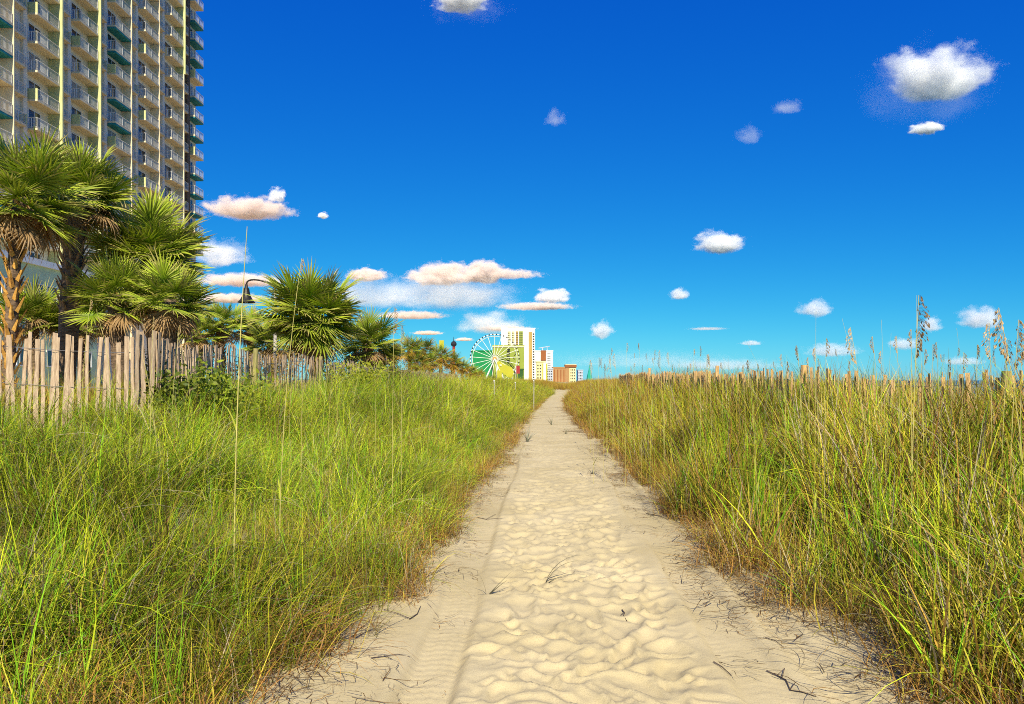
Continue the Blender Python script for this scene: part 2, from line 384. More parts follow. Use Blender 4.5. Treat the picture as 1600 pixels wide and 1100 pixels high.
# pale green annexe at the tower's foot
annex = empty('hotel_annex', (XF + 1.2, 74, 0)); tag(annex, 'pale green low hotel wing with blue window bands seen behind the palm trunks', 'building')
mb = MB(); mb.box(-6, 2.2, -22, 9, 0, 12.6); mb.build('wall', M['podium'], annex)
mb = MB(); mb.box(-6, 2.5, -22.3, 9.3, 12.6, 13.2); mb.build('roof', M['frame'], annex)
for zz in (3.0, 6.2, 9.3):
    for yy in np.arange(-20.5, 8.0, 2.05):
        mb = MB(); mb.box(2.17, 2.22, yy, yy + 1.55, zz, zz + 1.5); wdw = mb.build('window', M['glass'], annex)
        mb = MB()
        mb.box(2.19, 2.30, yy - .1, yy, zz - .1, zz + 1.6); mb.box(2.19, 2.30, yy + 1.55, yy + 1.65, zz - .1, zz + 1.6)
        mb.box(2.19, 2.301, yy, yy + 1.55, zz + 1.5, zz + 1.6); mb.box(2.19, 2.301, yy, yy + 1.55, zz - .1, zz)
        mb.box(2.19, 2.26, yy + .72, yy + .80, zz, zz + 1.5)
        mb.build('frame', M['frame'], wdw)

# ------------------------------------------------------------------ far skyline
D = 840.0; k = D / F
def far(px0, px1, py0, py1, d): return (px0 - 800) / F * d, (px1 - 800) / F * d, EYE + (HOR - py1) / F * d, EYE + (HOR - py0) / F * d
def fm(name, c, **kw): return plain(name, c, 0.8, 0.06, 0.05, **kw)
M['fwhite'] = fm('far_white_wall', (0.78, 0.78, 0.76)); M['fcream'] = fm('far_cream_wall', (0.74, 0.66, 0.34)); M['fochre'] = fm('far_ochre_wall', (0.46, 0.30, 0.09))
M['forange'] = fm('far_orange_wall', (0.40, 0.22, 0.09)); M['fdark'] = fm('far_dark_window', (0.05, 0.045, 0.05)); M['fgreen'] = fm('bright_green_wall', (0.01, 0.24, 0.07))
M['flime'] = fm('lime_mural_wall', (0.27, 0.32, 0.05)); M['fyellow'] = fm('yellow_mural_paint', (0.42, 0.40, 0.03)); M['fgrey'] = fm('far_grey_wall', (0.48, 0.50, 0.56))
M['fbrown'] = fm('far_brown_roof', (0.30, 0.10, 0.03)); M['fteal'] = fm('far_teal_roof', (0.02, 0.36, 0.26)); M['fred'] = fm('far_red_paint', (0.30, 0.03, 0.03)); M['black'] = fm('black_paint', (0.02, 0.02, 0.03))
M['fhedge'] = fm('far_dark_hedge', (0.03, 0.09, 0.02))
def block(name, label, px0, px1, py0, d, depth, mat, cat='building', py1=604):
    x0, x1, z0, z1 = far(px0, px1, py0, py1, d)
    e = empty(name, ((x0 + x1) / 2, d, min(z0, 0))); tag(e, label, cat)
    hwid = (x1 - x0) / 2; zz = min(z0, 0)
    mb = MB(); mb.box(-hwid, hwid, 0, depth, 0, z1 - zz); mb.build('wall', mat, e)
    mb = MB(); mb.box(-hwid - .5, hwid + .5, -.5, depth + .5, z1 - zz, z1 - zz + 1.4); mb.build('roof', mat, e)
    return e, hwid, z1 - zz
def grid_windows(e, x0, x1, z0, z1, nx, nz, y=-0.12, wfrac=.55, hfrac=.5, mat=None):
    dx, dz = (x1 - x0) / nx, (z1 - z0) / nz
    mb = MB()
    for i in range(nx):
        for j in range(nz):
            cx, cz = x0 + (i + .5) * dx, z0 + (j + .5) * dz
            mb.box(cx - dx * wfrac / 2, cx + dx * wfrac / 2, y, y + 0.3, cz - dz * hfrac / 2, cz + dz * hfrac / 2)
    o = mb.build('window_grid', mat or M['fdark'], e); o['kind'] = 'stuff'; return o
def strip(e, name, x0, x1, z0, z1, mat, y=-0.6, dy=1.0):
    mb = MB(); mb.box(x0, x1, y, y + dy, z0, z1); return mb.build(name, mat, e)
# white tower: px 783-836, stands behind the wheel
d = 1000.; kk = d / F
e, hwid, H = block('white_tower', 'tallest white and cream high rise behind the observation wheel', 783, 836, 514, d, 40, M['fwhite'])
def lx(px, c): return (px - c) * kk
c0 = (783 + 836) / 2
for a, b_, mt in ((793, 798, 'fcream'), (799.5, 804, 'fcream'), (806, 809.5, 'fochre'), (811, 817, 'flime')):
    strip(e, 'bay_or_shade_strip', lx(a, c0), lx(b_, c0), 6, H - 3, M[mt]); grid_windows(e, lx(a, c0), lx(b_, c0), 6, H - 4, 2, 22, y=-0.8)
strip(e, 'bay_or_shade_strip', lx(826, c0), lx(831.5, c0), 0, H - 4, M['fochre'])  # no bay here: the tower's shaded right edge painted as an ochre strip
grid_windows(e, lx(832, c0), lx(835.5, c0), 4, H - 5, 1, 20, y=-.4, wfrac=.75, hfrac=.55)
strip(e, 'stair_tower', lx(783, c0), lx(793, c0), 0, H + 2.5, M['fwhite'], y=-2, dy=8)
# lime mural building
d = 870.; kk = d / F
e, hwid, H = block('mural_building', 'lime green building wall with black lettering behind the observation wheel', 770, 819, 541, d, 24, M['flime'])
c0 = 794.5
strip(e, 'parapet', -hwid - .4, hwid + .4, H - 1.2, H + .5, M['fcream'], y=-.7)
strip(e, 'corner_panel', lx(813.5, c0), hwid, 10, H - 1.5, M['flime'], y=-.45)
mb = MB()                                            # column of black letters reading upwards
def stroke(x0, z0, x1, z1, t=0.75):
    dx, dz = x1 - x0, z1 - z0; l_ = math.hypot(dx, dz) or 1; nx_, nz_ = -dz / l_ * t / 2, dx / l_ * t / 2
    mb.quad((x0 + nx_, -.5, z0 + nz_), (x0 - nx_, -.5, z0 - nz_), (x1 - nx_, -.5, z1 - nz_), (x1 + nx_, -.5, z1 + nz_))
lxx = lx(792, c0); zz = H - 3.2
for pat in ([(0, 0, 3.6, 0), (3.6, 0, 1.6, -1.2), (1.6, -1.2, 3.6, -2.2), (0, -2.2, 3.6, -2.2)], [(0, 0, 3.2, 0), (0, -1.7, 3.2, -1.7), (3.2, 0, 3.2, -1.7)],
            [(0, 0, 3.2, 0), (0, 0, 0, -1.8), (0, -1.8, 3.2, -1.8)], [(0, -.2, 3.8, -.2)], [(0, 0, 3.2, 0), (3.2, 0, 0, -1.8), (0, -1.8, 3.2, -1.8)]):
    for q in pat: stroke(lxx + q[0], zz + q[1], lxx + q[2], zz + q[3])
    zz -= 3.3
for q in ((lx(803, c0), H - 11, lx(807, c0), H - 8), (lx(802, c0), H - 13, lx(804, c0), H - 15), (lx(796, c0), H - 14, lx(795, c0), H - 16.5), (lx(805, c0), H - 5, lx(806, c0), H - 7)): stroke(*q, .6)
mb.build('lettering', M['black'], e)
# yellow mural panel
d = 800.; kk = d / F
e = empty('yellow_mural', ((790 - 800) / F * d, d, 0)); tag(e, 'bright yellow painted mural billboard standing below the wheel hub', 'billboard')
mb = MB(); pts = [(776, 566), (781, 564), (785, 568), (792, 571), (800, 574), (803, 582), (800, 591), (793, 589), (786, 583), (780, 577)]
ring = [((p_[0] - 790) * kk, EYE + (HOR - p_[1]) * kk) for p_ in pts]
n = len(ring)
mb.v = [(x, 0, z) for x, z in ring] + [(x, 1.2, z) for x, z in ring]; mb.c = [None] * (2 * n)
mb.f = [tuple(range(n)), tuple(reversed(range(n, 2 * n)))] + [((i + 1) % n, i, i + n, (i + 1) % n + n) for i in range(n)]
mb.build('panel', M['fyellow'], e)
mb = MB(); mb.box(-9.5, -8.0, .2, .8, -1, 20); mb.box(6, 7.5, .2, .8, -1, 8); mb.build('support', M['fgrey'], e)
mb = MB(); mb.box(-9, -4, -.3, .3, 2, 12.); mb.build('side_panel', M['fyellow'], e)
mb = MB(); mb.lathe([(0.01, -.6), (1.3, -.5), (1.3, .5), (0.01, .6)], 10); o = mb.build('painted_spot', M['fcream'], e, loc=(-5.2, -.2, 17.5), rot=(R(90), 0, 0))
# green block inside the wheel's outline
block('green_building', 'emerald green low building seen through the left spokes of the wheel', 737, 772, 549, 900., 20, M['fgreen'])
e, hwid, H = block('hedge_block', 'dark green clipped hedge block beside the mural building', 809, 818, 578, 820., 6, M['fhedge'], 'hedge')
e = empty('red_banner', at(808.5, 604, 760)); tag(e, 'small red banner on a pole below the mural building', 'banner')
mb = MB(); mb.tube([(-1.5, 0, 0), (-1.5, 0, 24)], .25, 6); mb.build('pole', M['fwhite'], e)
mb = MB(); mb.box(-1.2, 2.4, -.1, .1, 13, 21); mb.build('flag', M['fred'], e)
# mid towers
d = 1150.; kk = d / F
e, hwid, H = block('cream_block', 'cream block with a yellow front next to the white tower', 838, 853, 566, 900., 20, M['fcream'])
strip(e, 'yellow_front', 1.5, 7.5, 0, H - 1.5, M['fyellow']); strip(e, 'stair_tower', hwid - 3, hwid, 0, H - .5, M['fwhite'], y=-.8); grid_windows(e, -hwid + .5, 0.5, 1, H - 2, 2, 7)
e, hwid, H = block('grey_white_tower', 'slim grey white tower with a rooftop mast behind the cream block', 836, 864, 549, d, 25, M['fwhite'])
grid_windows(e, 4, hwid - .5, 2, H - 2, 5, 14, wfrac=.5); strip(e, 'plant_room', -5, 3, H - 14, H + 1.5, M['fbrown'], y=-1.5); 
mb = MB(); mb.tube([(-8, 5, H + 5), (9, 5, H + 8)], .6, 5); mb.tube([(-2, 5, H), (-2, 5, H + 6)], .8, 5); mb.tube([(5, 5, H), (5, 5, H + 7)], .5, 5); mb.build('mast', M['fgrey'], e)
e, hwid, H = block('blue_grey_block', 'small blue grey block between the cream and orange blocks', 854, 864, 577, 950., 12, M['fgrey']); grid_windows(e, -hwid + .5, hwid - .5, 1, H - 1, 3, 6)
e, hwid, H = block('orange_block', 'long orange apartment block with dark vertical bays', 864, 884, 575, 1000., 25, M['forange'])
for i in range(4): strip(e, 'dark_bay', -hwid + 1.6 + i * 4.1, -hwid + 2.9 + i * 4.1, 3, H - 2, M['fbrown'])
strip(e, 'low_wing', -hwid, hwid, 0, 6, M['fwhite'], y=-6, dy=5)
e, hwid, H = block('brown_roofed_block', 'orange block with a darker brown roof at the end of the skyline', 884, 900, 571, 1000., 25, M['fcream'])
strip(e, 'roof_band', -hwid - .8, hwid + .8, H - 2.6, H + .8, M['fbrown'], y=-1.2); strip(e, 'bay', -hwid, -2, 0, H - 3, M['forange'], y=-.8); grid_windows(e, -1, hwid - 1, 1, H - 4, 3, 6)
e, hwid, H = block('far_grey_block', 'tiny grey block at the far end of the skyline', 903, 911, 579, 1200., 20, M['fgrey']); grid_windows(e, -hwid + .5, hwid - .5, 1, H - 1, 3, 5)
e = empty('teal_spire', at(921, 604, 1000)); tag(e, 'teal pointed roof spire rising over the dune grass', 'roof')
mb = MB(); mb.lathe([(7, 0), (6.0, 6), (4.5, 7), (3.2, 14), (1.2, 22), (.05, 30)], 8); mb.build('spire', M['fteal'], e)
e = empty('lime_sign', at(690, 604, 400)); tag(e, 'tall lime yellow sign poking over the far palms', 'sign')
mb = MB(); mb.box(-.3, .3, -.3, .3, 0, 19.5); mb.build('post', M['fgrey'], e)
mb = MB(); mb.box(-1.2, 1.2, -.35, .35, 19.5, 24.5); mb.build('panel', M['fyellow'], e)
e = empty('red_tower', at(709, 604, 500)); tag(e, 'slim red column with a dark round top left of the wheel', 'tower')
mb = MB(); mb.tube([(0, 0, 0), (0, 0, 27)], .9, 10); mb.build('column', M['fred'], e)
mb = MB(); mb.lathe([(0.1, 26.5), (1.6, 27), (2.0, 28.2), (1.4, 29.6), (.3, 30.2), (.12, 33), (0.01, 33)], 12); mb.build('cap', M['black'], e)
# observation wheel
WR = 27.0; wz = EYE + (HOR - 560.5) / F * D
wheel = empty('observation_wheel', at(773, 604, D)); tag(wheel, 'white observation wheel with thin spokes and dark cabins beside the white tower', 'ferris wheel')
wheel.location.z = 0
def circ(r, y, n=72): return [(r * math.sin(2 * math.pi * i / n), y, wz + r * math.cos(2 * math.pi * i / n)) for i in range(n + 1)]
M['wheel'] = plain('wheel_white_paint', (0.80, 0.80, 0.72), 0.5, 0.05, 0.3)
mb = MB()
for y in (-1.5, 1.5): mb.tube(circ(WR, y), .34, 5, False); mb.tube(circ(WR - 2.2, y), .24, 4, False)
mb.build('rim', M['wheel'], wheel)
for i in range(21):
    a = 2 * math.pi * i / 21
    mb = MB(); mb.tube([(0, 0, 0), (0, -1.2, WR)], .27, 5); mb.build('spoke', M['wheel'], wheel, loc=(0, 0, wz), rot=(0, a, 0))
gm = MB(); gm.lathe([(.03, -1.0), (.6, -.8), (.75, -.2), (.7, .3), (.4, .6), (.03, .7)], 8); gme = gm.mesh('cabin', M['black'])
for i in range(42):
    a = 2 * math.pi * (i + .5) / 42; link('cabin', gme, None, wheel, loc=((WR + 0.2) * math.sin(a), -2.2, wz + (WR + 0.2) * math.cos(a)))
mb = MB(); mb.lathe([(.05, -3), (1.8, -3), (2.2, -1), (2.2, 1), (1.8, 3), (.05, 3)], 14); mb.build('hub', M['boot2'], wheel, loc=(0, 0, wz), rot=(R(90), 0, 0))
for sx in (-1, 1):
    for sy in (-1, 1):
        mb = MB(); mb.tube([(sx * 11, sy * 7, 0), (0, sy * 2.6, wz)], .55, 6); mb.build('leg', M['wheel'], wheel)

# ------------------------------------------------------------------ sand fences
def slat_mesh(w_, h_, seed):
    r = random.Random(seed); mb = MB(); n = 4; th = 0.010
    b0 = len(mb.v)
    for i in range(n + 1):
        z = h_ * i / n; wob = r.uniform(-.006, .006); wob2 = r.uniform(-.004, .004); ww = w_ * r.uniform(.9, 1.08) / 2
        tp = r.uniform(-.012, .012) if i == n else 0
        mb.v += [(-ww + wob, -th / 2 + wob2, z + tp), (ww + wob, -th / 2 + wob2, z), (ww + wob, th / 2 + wob2, z), (-ww + wob, th / 2 + wob2, z + tp)]
    for i in range(n):
        for k2 in range(4):
            j = (k2 + 1) % 4; mb.f.append((i*4 + k2, i*4 + j, i*4 + 4 + j, i*4 + 4 + k2))
    mb.f.append((n*4, n*4 + 1, n*4 + 2, n*4 + 3)); mb.c = [None] * len(mb.v)
    return mb
SL = [slat_mesh(random.Random(i).uniform(.036, .052), 1.24, i).mesh('slat', M['wood']) for i in range(9)]
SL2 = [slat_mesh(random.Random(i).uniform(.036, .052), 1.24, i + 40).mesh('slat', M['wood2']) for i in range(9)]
def fence(label, line, ztop, spacing=0.09, lib=SL, indiv=300, seed=0, posts=(), jit=.05, wires=True, lean=0.05, yaw=.2):
    """slats hung on wires along a polyline (x, y); ztop = list of top heights at the line's points"""
    r = random.Random(seed); pts = [Vector((x, y, 0)) for x, y in line]
    seg = [0.0]
    for a, b_ in zip(pts, pts[1:]): seg.append(seg[-1] + (b_ - a).length)
    e = empty('sand_fence', (pts[0].x, pts[0].y, g1(pts[0].x, pts[0].y))); tag(e, label, 'fence', 'weathered slat fences on the dunes')
    o0 = Vector(e.location)
    def pos(s):
        x = float(np.interp(s, seg, [p.x for p in pts])); y = float(np.interp(s, seg, [p.y for p in pts])); return x, y, float(np.interp(s, seg, ztop))
    s = 0; i = 0; rest = MB()
    while s < seg[-1]:
        x, y, zt = pos(s); x2, y2, _ = pos(min(s + .1, seg[-1])); x1, y1, _ = pos(max(s - .1, 0))
        ang = math.atan2(y2 - y1, x2 - x1)
        zt += r.uniform(-jit, jit) + 0.05 * math.sin(s * 1.3 + seed); rot = Euler((r.uniform(-.05, .05), r.gauss(0, lean * .6) + .02 * math.sin(s * .8), ang + r.uniform(-yaw, yaw)))
        if r.random() > .035:
            if i < indiv:
                link('slat', r.choice(lib), None, e, loc=Vector((x, y, zt - 1.24)) - o0, rot=rot)
            else:
                c_, sn = math.cos(ang), math.sin(ang); ww = .021; q = Vector((x, y, zt - 1.24)) - o0
                n = len(rest.v)
                rest.v += [(q.x - c_*ww, q.y - sn*ww, q.z), (q.x + c_*ww, q.y + sn*ww, q.z), (q.x + c_*ww, q.y + sn*ww, q.z + 1.24), (q.x - c_*ww, q.y - sn*ww, q.z + 1.24)]
                rest.v += [(a + sn*.01, b_ - c_*.01, z) for a, b_, z in rest.v[-4:]]
                rest.f += [tuple(n + k for k in f) for f in ((0,1,2,3),(7,6,5,4),(0,4,5,1),(2,6,7,3),(1,5,6,2),(0,3,7,4))]; rest.c += [None] * 8
            i += 1
        s += spacing * r.uniform(.8, 1.18)
    if rest.v: rest.build('slat_run', lib[0].materials[0], e)['kind'] = 'stuff'
    if wires:
        for hz in (.14, .55, 1.0):
            mb = MB(); n = max(8, int(seg[-1] / .12)); w1 = []
            for j in range(n + 1):
                x, y, zt = pos(seg[-1] * j / n); x2, y2, _ = pos(min(seg[-1] * j / n + .1, seg[-1])); x1, y1, _ = pos(max(seg[-1] * j / n - .1, 0))
                a = math.atan2(y2 - y1, x2 - x1); sd = .014 * (1 if j % 2 else -1)
                w1.append(Vector((x - math.sin(a) * sd, y + math.cos(a) * sd, zt - hz + .05 * math.sin(seg[-1] * j / n * 1.3 + seed))) - o0)
            mb.tube(w1, .0035, 4); mb.build('wire', M['wire'], e)
    for (x, y, zt, rad, mt) in posts:
        zb = g1(x, y) - .2; mb = MB()
        mb.tube([(x - o0.x + .01*k2, y - o0.y, zb - o0.z + (zt - zb) * k2 / 5) for k2 in range(6)], [rad*1.02, rad, rad*.98, rad*1.03, rad*.97, rad*.9], 9)
        mb.build('post', M[mt], e, smooth=False)
    return e
fence('grey slat sand fence facing the track below the leaning orange palm trunk', [(-7.6, 8.3), (-5.76, 8.45), (-4.35, 8.7)], [2.16, 2.14, 2.10], seed=1, lean=.04, spacing=.08)
fence('tight rolled bundle of slats ending the fence below the palms', [(-4.32, 8.66), (-4.16, 8.8), (-4.18, 9.0)], [2.08, 2.09, 2.06], spacing=.05, seed=2, wires=False, lean=.03)
fence('long slat sand fence running beside the track in front of the bell lamps', [(-4.2, 9.1), (-4.75, 11.5), (-4.95, 14.2), (-4.85, 18), (-4.8, 22), (-5.1, 41), (-5.0, 70)],
      [2.12, 2.10, 2.13, 2.12, 2.10, 2.08, 2.1], indiv=165, seed=3, lean=.09, posts=[(-4.9, 14.3, 2.2, .05, 'post'), (-4.86, 19, 2.2, .05, 'post')])
fence('sunlit brown slat fence among the sea oats with a greenish end post', [(6.9, 6.6), (6.2, 8.0), (5.9, 9.2), (4.98, 12.9)], [1.64, 1.64, 1.66, 1.75], lib=SL2, seed=5, jit=.07, lean=.07, yaw=.9,
      posts=[(5.86, 9.02, 1.71, .06, 'post'), (5.0, 13.05, 1.86, .065, 'wood2')])
fence('low distant slat fence line along the crest of the sea oat dune', [(4.95, 13.4), (4.9, 18), (5.1, 30), (5.4, 38)], [1.74, 1.78, 1.86, 1.90], lib=SL2, indiv=170, seed=6, jit=.04, yaw=.9,
      posts=[(4.9, 18.2, 1.95, .05, 'wood2'), (5.05, 28, 2.05, .05, 'wood2')])
e = empty('wooden_rail', (-6.2, 40, g1(-6.2, 40))); tag(e, 'horizontal yellowed wooden boardwalk rail in front of the far palms', 'railing')
zr_ = 2.12 - e.location.z
mb = MB(); mb.box(-.06, .06, -2, 36, zr_ - .07, zr_ + .05); mb.build('top_rail', M['wood2'], e)
for j in range(10):
    mb = MB(); mb.box(-.05, .05, -.05, .05, -.6, zr_ - .072); mb.build('post', M['wood2'], e, loc=(0, -1.8 + j * 4.1, 0))
for px, py, d, lab in ((772, 594, 34, 'thin white stake standing at the end of the left slat fence'), (805, 597, 44, 'short white stake among the orange dune grass below the wheel'), (834, 594, 40, 'white stake at the grass edge below the white tower')):
    x, y, z = at(px, py, d); zb = g1(x, y); e = empty('marker_stake', (x, y, zb)); tag(e, lab, 'stake', 'white marker stakes in the dunes')
    mb = MB(); mb.tube([(0, 0, -.2), (.01, 0, z - zb - .06)], .022, 6); mb.build('shaft', M['stake'], e)
    mb = MB(); mb.lathe([(.024, z - zb - .06), (.03, z - zb - .05), (.03, z - zb - .01), (.02, z - zb), (.001, z - zb)], 8); mb.build('cap', M['white_paint'], e)

# ------------------------------------------------------------------ bell lamps on the boardwalk
def lamp(px_b, py_b, d, sx, label):
    x, y, z = at(px_b, py_b, d); xp = x + sx * 1.05; zb = g1(xp, y)
    e = empty('street_lamp', (xp, y, zb)); tag(e, label, 'lamp', 'bell lamps along the boardwalk'); H = z - zb
    mb = MB(); mb.tube([(0, 0, -.1), (0, 0, .5), (0, 0, H - .1)], [.11, .075, .05], 10); mb.build('pole', M['grey_pole'], e, smooth=True)
    mb = MB(); pts = [(0, 0, H - .1)] + [(-sx * (.52 - .52 * math.cos(a)), 0, H - .1 + .22 * math.sin(a) + .25 * (1 - math.cos(a)) / 2) for a in np.linspace(0.15, math.pi * .92, 12)] + [(-sx * 1.05, 0, H + .08)]
    mb.tube(pts, .03, 8); mb.build('arm', M['bronze'], e, smooth=True)
    b_ = MB(); b_.lathe([(.02, .12), (.05, .1), (.06, 0), (.11, -.04), (.13, -.16), (.17, -.30), (.25, -.43), (.33, -.50), (.345, -.53), (.32, -.52), (.2, -.40), (.12, -.2), (.01, -.1)], 20)
    bo = b_.build('bell_shade', M['bronze'], e, smooth=True, loc=(-sx * 1.05, 0, H), scl=(.9, .9, 1.05))
    b_ = MB(); b_.lathe([(.001, -.56), (.06, -.53), (.08, -.46), (.05, -.40), (.001, -.40)], 10); b_.build('bulb', M['white_paint'], bo, smooth=True)
lamp(385, 449, 27.5, 1, 'dark bell lamp on a curved arm beside the rounded palm')
lamp(313, 481, 37, 1, 'smaller bell lamp on a grey pole behind the tallest palm clump')

# ------------------------------------------------------------------ cabbage palms
def frond(seed, dead=False, droop=.3, n=26, seg=4):
    r = random.Random(seed); mb = MB()
    pl = r.uniform(.55, .95)
    pet = [Vector((pl * t_, 0, -.10 * t_ * t_)) for t_ in (0, .33, .66, 1)]
    pcx = (0.30, 0.34, 0.05) if not dead else (.42, .26, .10)
    mb.tube(pet, [.022, .016, .013, .011], 4, col=pcx)
    tip = pet[-1]
    for i in range(n):
        f = (i + .5) / n * 2 - 1; a = f * R(118)
        ln = r.uniform(.80, 1.0) * (1.05 - .28 * abs(f)) * (.8 if dead else 1)
        base = tip + Vector((.30 * (1 - abs(f)), .03 * f, -.06 * (1 - abs(f))))
        dirv = Vector((math.cos(a) * .9 + .1, math.sin(a), .18 * (1 - abs(f)) + r.uniform(-.08, .08))).normalized()
        side = Vector((-math.sin(a), math.cos(a), 0)); up = Vector((0, 0, 1))
        wd = r.uniform(.016, .024)
        g = r.uniform(.75, 1.25)
        if dead: c1 = (.36 * g, .22 * g, .09 * g); c2 = (.44 * g, .28 * g, .13 * g)
        else:
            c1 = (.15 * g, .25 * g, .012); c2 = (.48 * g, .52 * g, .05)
            if r.random() < .3: c2 = (.58 * g, .46 * g, .16 * g)
        n0 = len(mb.v); dr = droop * r.uniform(.6, 1.4) * (2.4 if dead else 1)
        for k2 in range(seg + 1):
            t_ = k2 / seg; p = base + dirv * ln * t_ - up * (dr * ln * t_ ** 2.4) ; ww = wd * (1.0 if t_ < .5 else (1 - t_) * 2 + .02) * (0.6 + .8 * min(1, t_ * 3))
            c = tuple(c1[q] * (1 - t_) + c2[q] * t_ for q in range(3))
            fold = up * ww * .55
            mb.v += [tuple(p + side * ww - fold), tuple(p + up * ww * .25), tuple(p - side * ww - fold)]; mb.c += [c] * 3
        for k2 in range(seg):
            a_ = n0 + k2 * 3
            mb.f += [(a_, a_ + 1, a_ + 4, a_ + 3), (a_ + 1, a_ + 2, a_ + 5, a_ + 4)]
    return mb
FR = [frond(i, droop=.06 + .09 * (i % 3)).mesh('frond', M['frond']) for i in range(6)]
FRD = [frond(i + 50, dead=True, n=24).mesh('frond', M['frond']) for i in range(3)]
FRL = [frond(i + 90, droop=.3, n=18, seg=3) for i in range(3)]
def crown_dirs(n, lo, hi, r):
    out = []
    for i in range(n):
        f = (i + .5) / n; s0, s1 = math.sin(R(lo)), math.sin(R(hi)); el = math.asin(s0 + (s1 - s0) * f)
        out.append((i * 2.39996 + r.uniform(-.3, .3), el + r.uniform(-.15, .15)))
    return out
def palm(label, px, py, rad_px, d, base_px=None, n=46, lo=-48, hi=86, dead=5, orange=False, name='palm_tree', trunk_r=.17, boots=True):
    r = random.Random(label); x, y, z = at(px, py, d); zb_x = x if base_px is None else at(base_px, 0, d)[0]; zb = g1(zb_x, y)
    sc = rad_px * d / F / 1.72
    e = empty(name, (zb_x, y, zb)); tag(e, label, 'palm', 'cabbage palms behind the left fence')
    top = Vector((x - zb_x, 0, z - zb)); n = int(n * 1.35); dead = int(dead * 1.5)
    pts = [Vector((top.x * (t_ ** 1.3), .06 * math.sin(t_ * 5), top.z * t_ - (.15 if t_ == 0 else 0))) for t_ in np.linspace(0, 1, 9)]
    mb = MB(); mb.tube(pts, [trunk_r * (1.25 if i == 0 else 1.0 + .06 * math.sin(i * 2.1)) for i in range(9)], 12); tr = mb.build('trunk', M['trunk'], e, smooth=True)
    if boots:                                       # criss-cross stubs of old leaf stalks
        mb = MB(); nb = int(top.z * 16)
        for i in range(nb):
            t_ = (.12 if orange else .45) + (.85 if orange else .52) * i / nb; a = i * 2.4
            p = Vector((np.interp(t_, np.linspace(0, 1, 9), [q.x for q in pts]), np.interp(t_, np.linspace(0, 1, 9), [q.y for q in pts]), top.z * t_))
            o_ = Vector((math.cos(a), math.sin(a), 0)); s_ = Vector((-math.sin(a), math.cos(a), 0)); l_ = r.uniform(.16, .34)
            q0 = p + o_ * trunk_r * .9; q1 = q0 + o_ * l_ * .55 + Vector((0, 0, l_))
            n0 = len(mb.v)
            mb.v += [tuple(q0 - s_ * .06), tuple(q0 + s_ * .06), tuple(q0 + o_ * .03 - Vector((0, 0, .05))), tuple(q1 - s_ * .022), tuple(q1 + s_ * .022), tuple(q1 + o_ * .02)]
            mb.c += [None] * 6
            mb.f += [(n0, n0 + 2, n0 + 5, n0 + 3), (n0 + 2, n0 + 1, n0 + 4, n0 + 5), (n0 + 1, n0, n0 + 3, n0 + 4), (n0 + 3, n0 + 5, n0 + 4)]
        if mb.v: mb.build('leaf_base', M['boot2' if orange else 'boot'], tr)['kind'] = 'stuff'
    for i, (az, el) in enumerate(crown_dirs(n, lo, hi, r)):
        isd = i < dead
        rot = (Matrix.Rotation(az, 4, 'Z') @ Matrix.Rotation(-el, 4, 'Y') @ Matrix.Rotation(r.uniform(-.5, .5), 4, 'X')).to_euler()
        s_ = sc * r.uniform(.82, 1.1)
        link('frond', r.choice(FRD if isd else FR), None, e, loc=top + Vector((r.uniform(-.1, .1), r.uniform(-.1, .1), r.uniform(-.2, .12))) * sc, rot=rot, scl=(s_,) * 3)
    return e
palm('tall palm with a leaning orange trunk over the grey slat fence', 34, 308, 96, 17, base_px=6, orange=True, trunk_r=.13, n=52, dead=8, lo=-60)
palm('palm with a dark wedge patterned trunk in front of the hotel', 124, 304, 80, 19.5, base_px=98, n=50, dead=6, trunk_r=.24, lo=-40)
palm('broad bushy palm hanging to the fence in front of the hotel corner', 236, 396, 92, 21, base_px=240, n=72, dead=5, lo=-82)
palm('low bright green palm leaning against the bushy palm', 182, 462, 72, 18.5, base_px=186, n=40, dead=4, lo=-50, boots=False)
palm('low yellowing palm under the bushy palm near the fence', 266, 468, 72, 18.5, base_px=266, n=40, dead=9, lo=-50, boots=False)
palm('low palmetto clump between the orange trunk and the dark trunk', 52, 500, 66, 22, base_px=52, n=36, dead=4, lo=-20, boots=False, name='palmetto')
palm('palmetto thicket filling the gap behind the slat bundle', 130, 510, 60, 23, base_px=130, n=34, dead=5, lo=-20, boots=False, name='palmetto')
palm('rounded dense palm beside the dark bell lamp', 488, 486, 80, 25.5, base_px=490, n=84, dead=9, lo=-80, hi=66)
palm('smaller palm tucked against the right of the rounded palm', 575, 535, 56, 30, base_px=578, n=44, dead=8, lo=-50)
palm('small palm around the grey lamp pole', 345, 505, 44, 34, base_px=345, n=38, dead=6)
palm('small palm between the two bell lamps', 392, 512, 40, 36, base_px=392, n=34, dead=6)
palm('low palm filling the gap left of the rounded palm', 425, 535, 44, 30, base_px=425, n=34, dead=8)
palm('low palm at the foot of the hotel corner', 312, 520, 40, 33, base_px=312, n=34, dead=6)
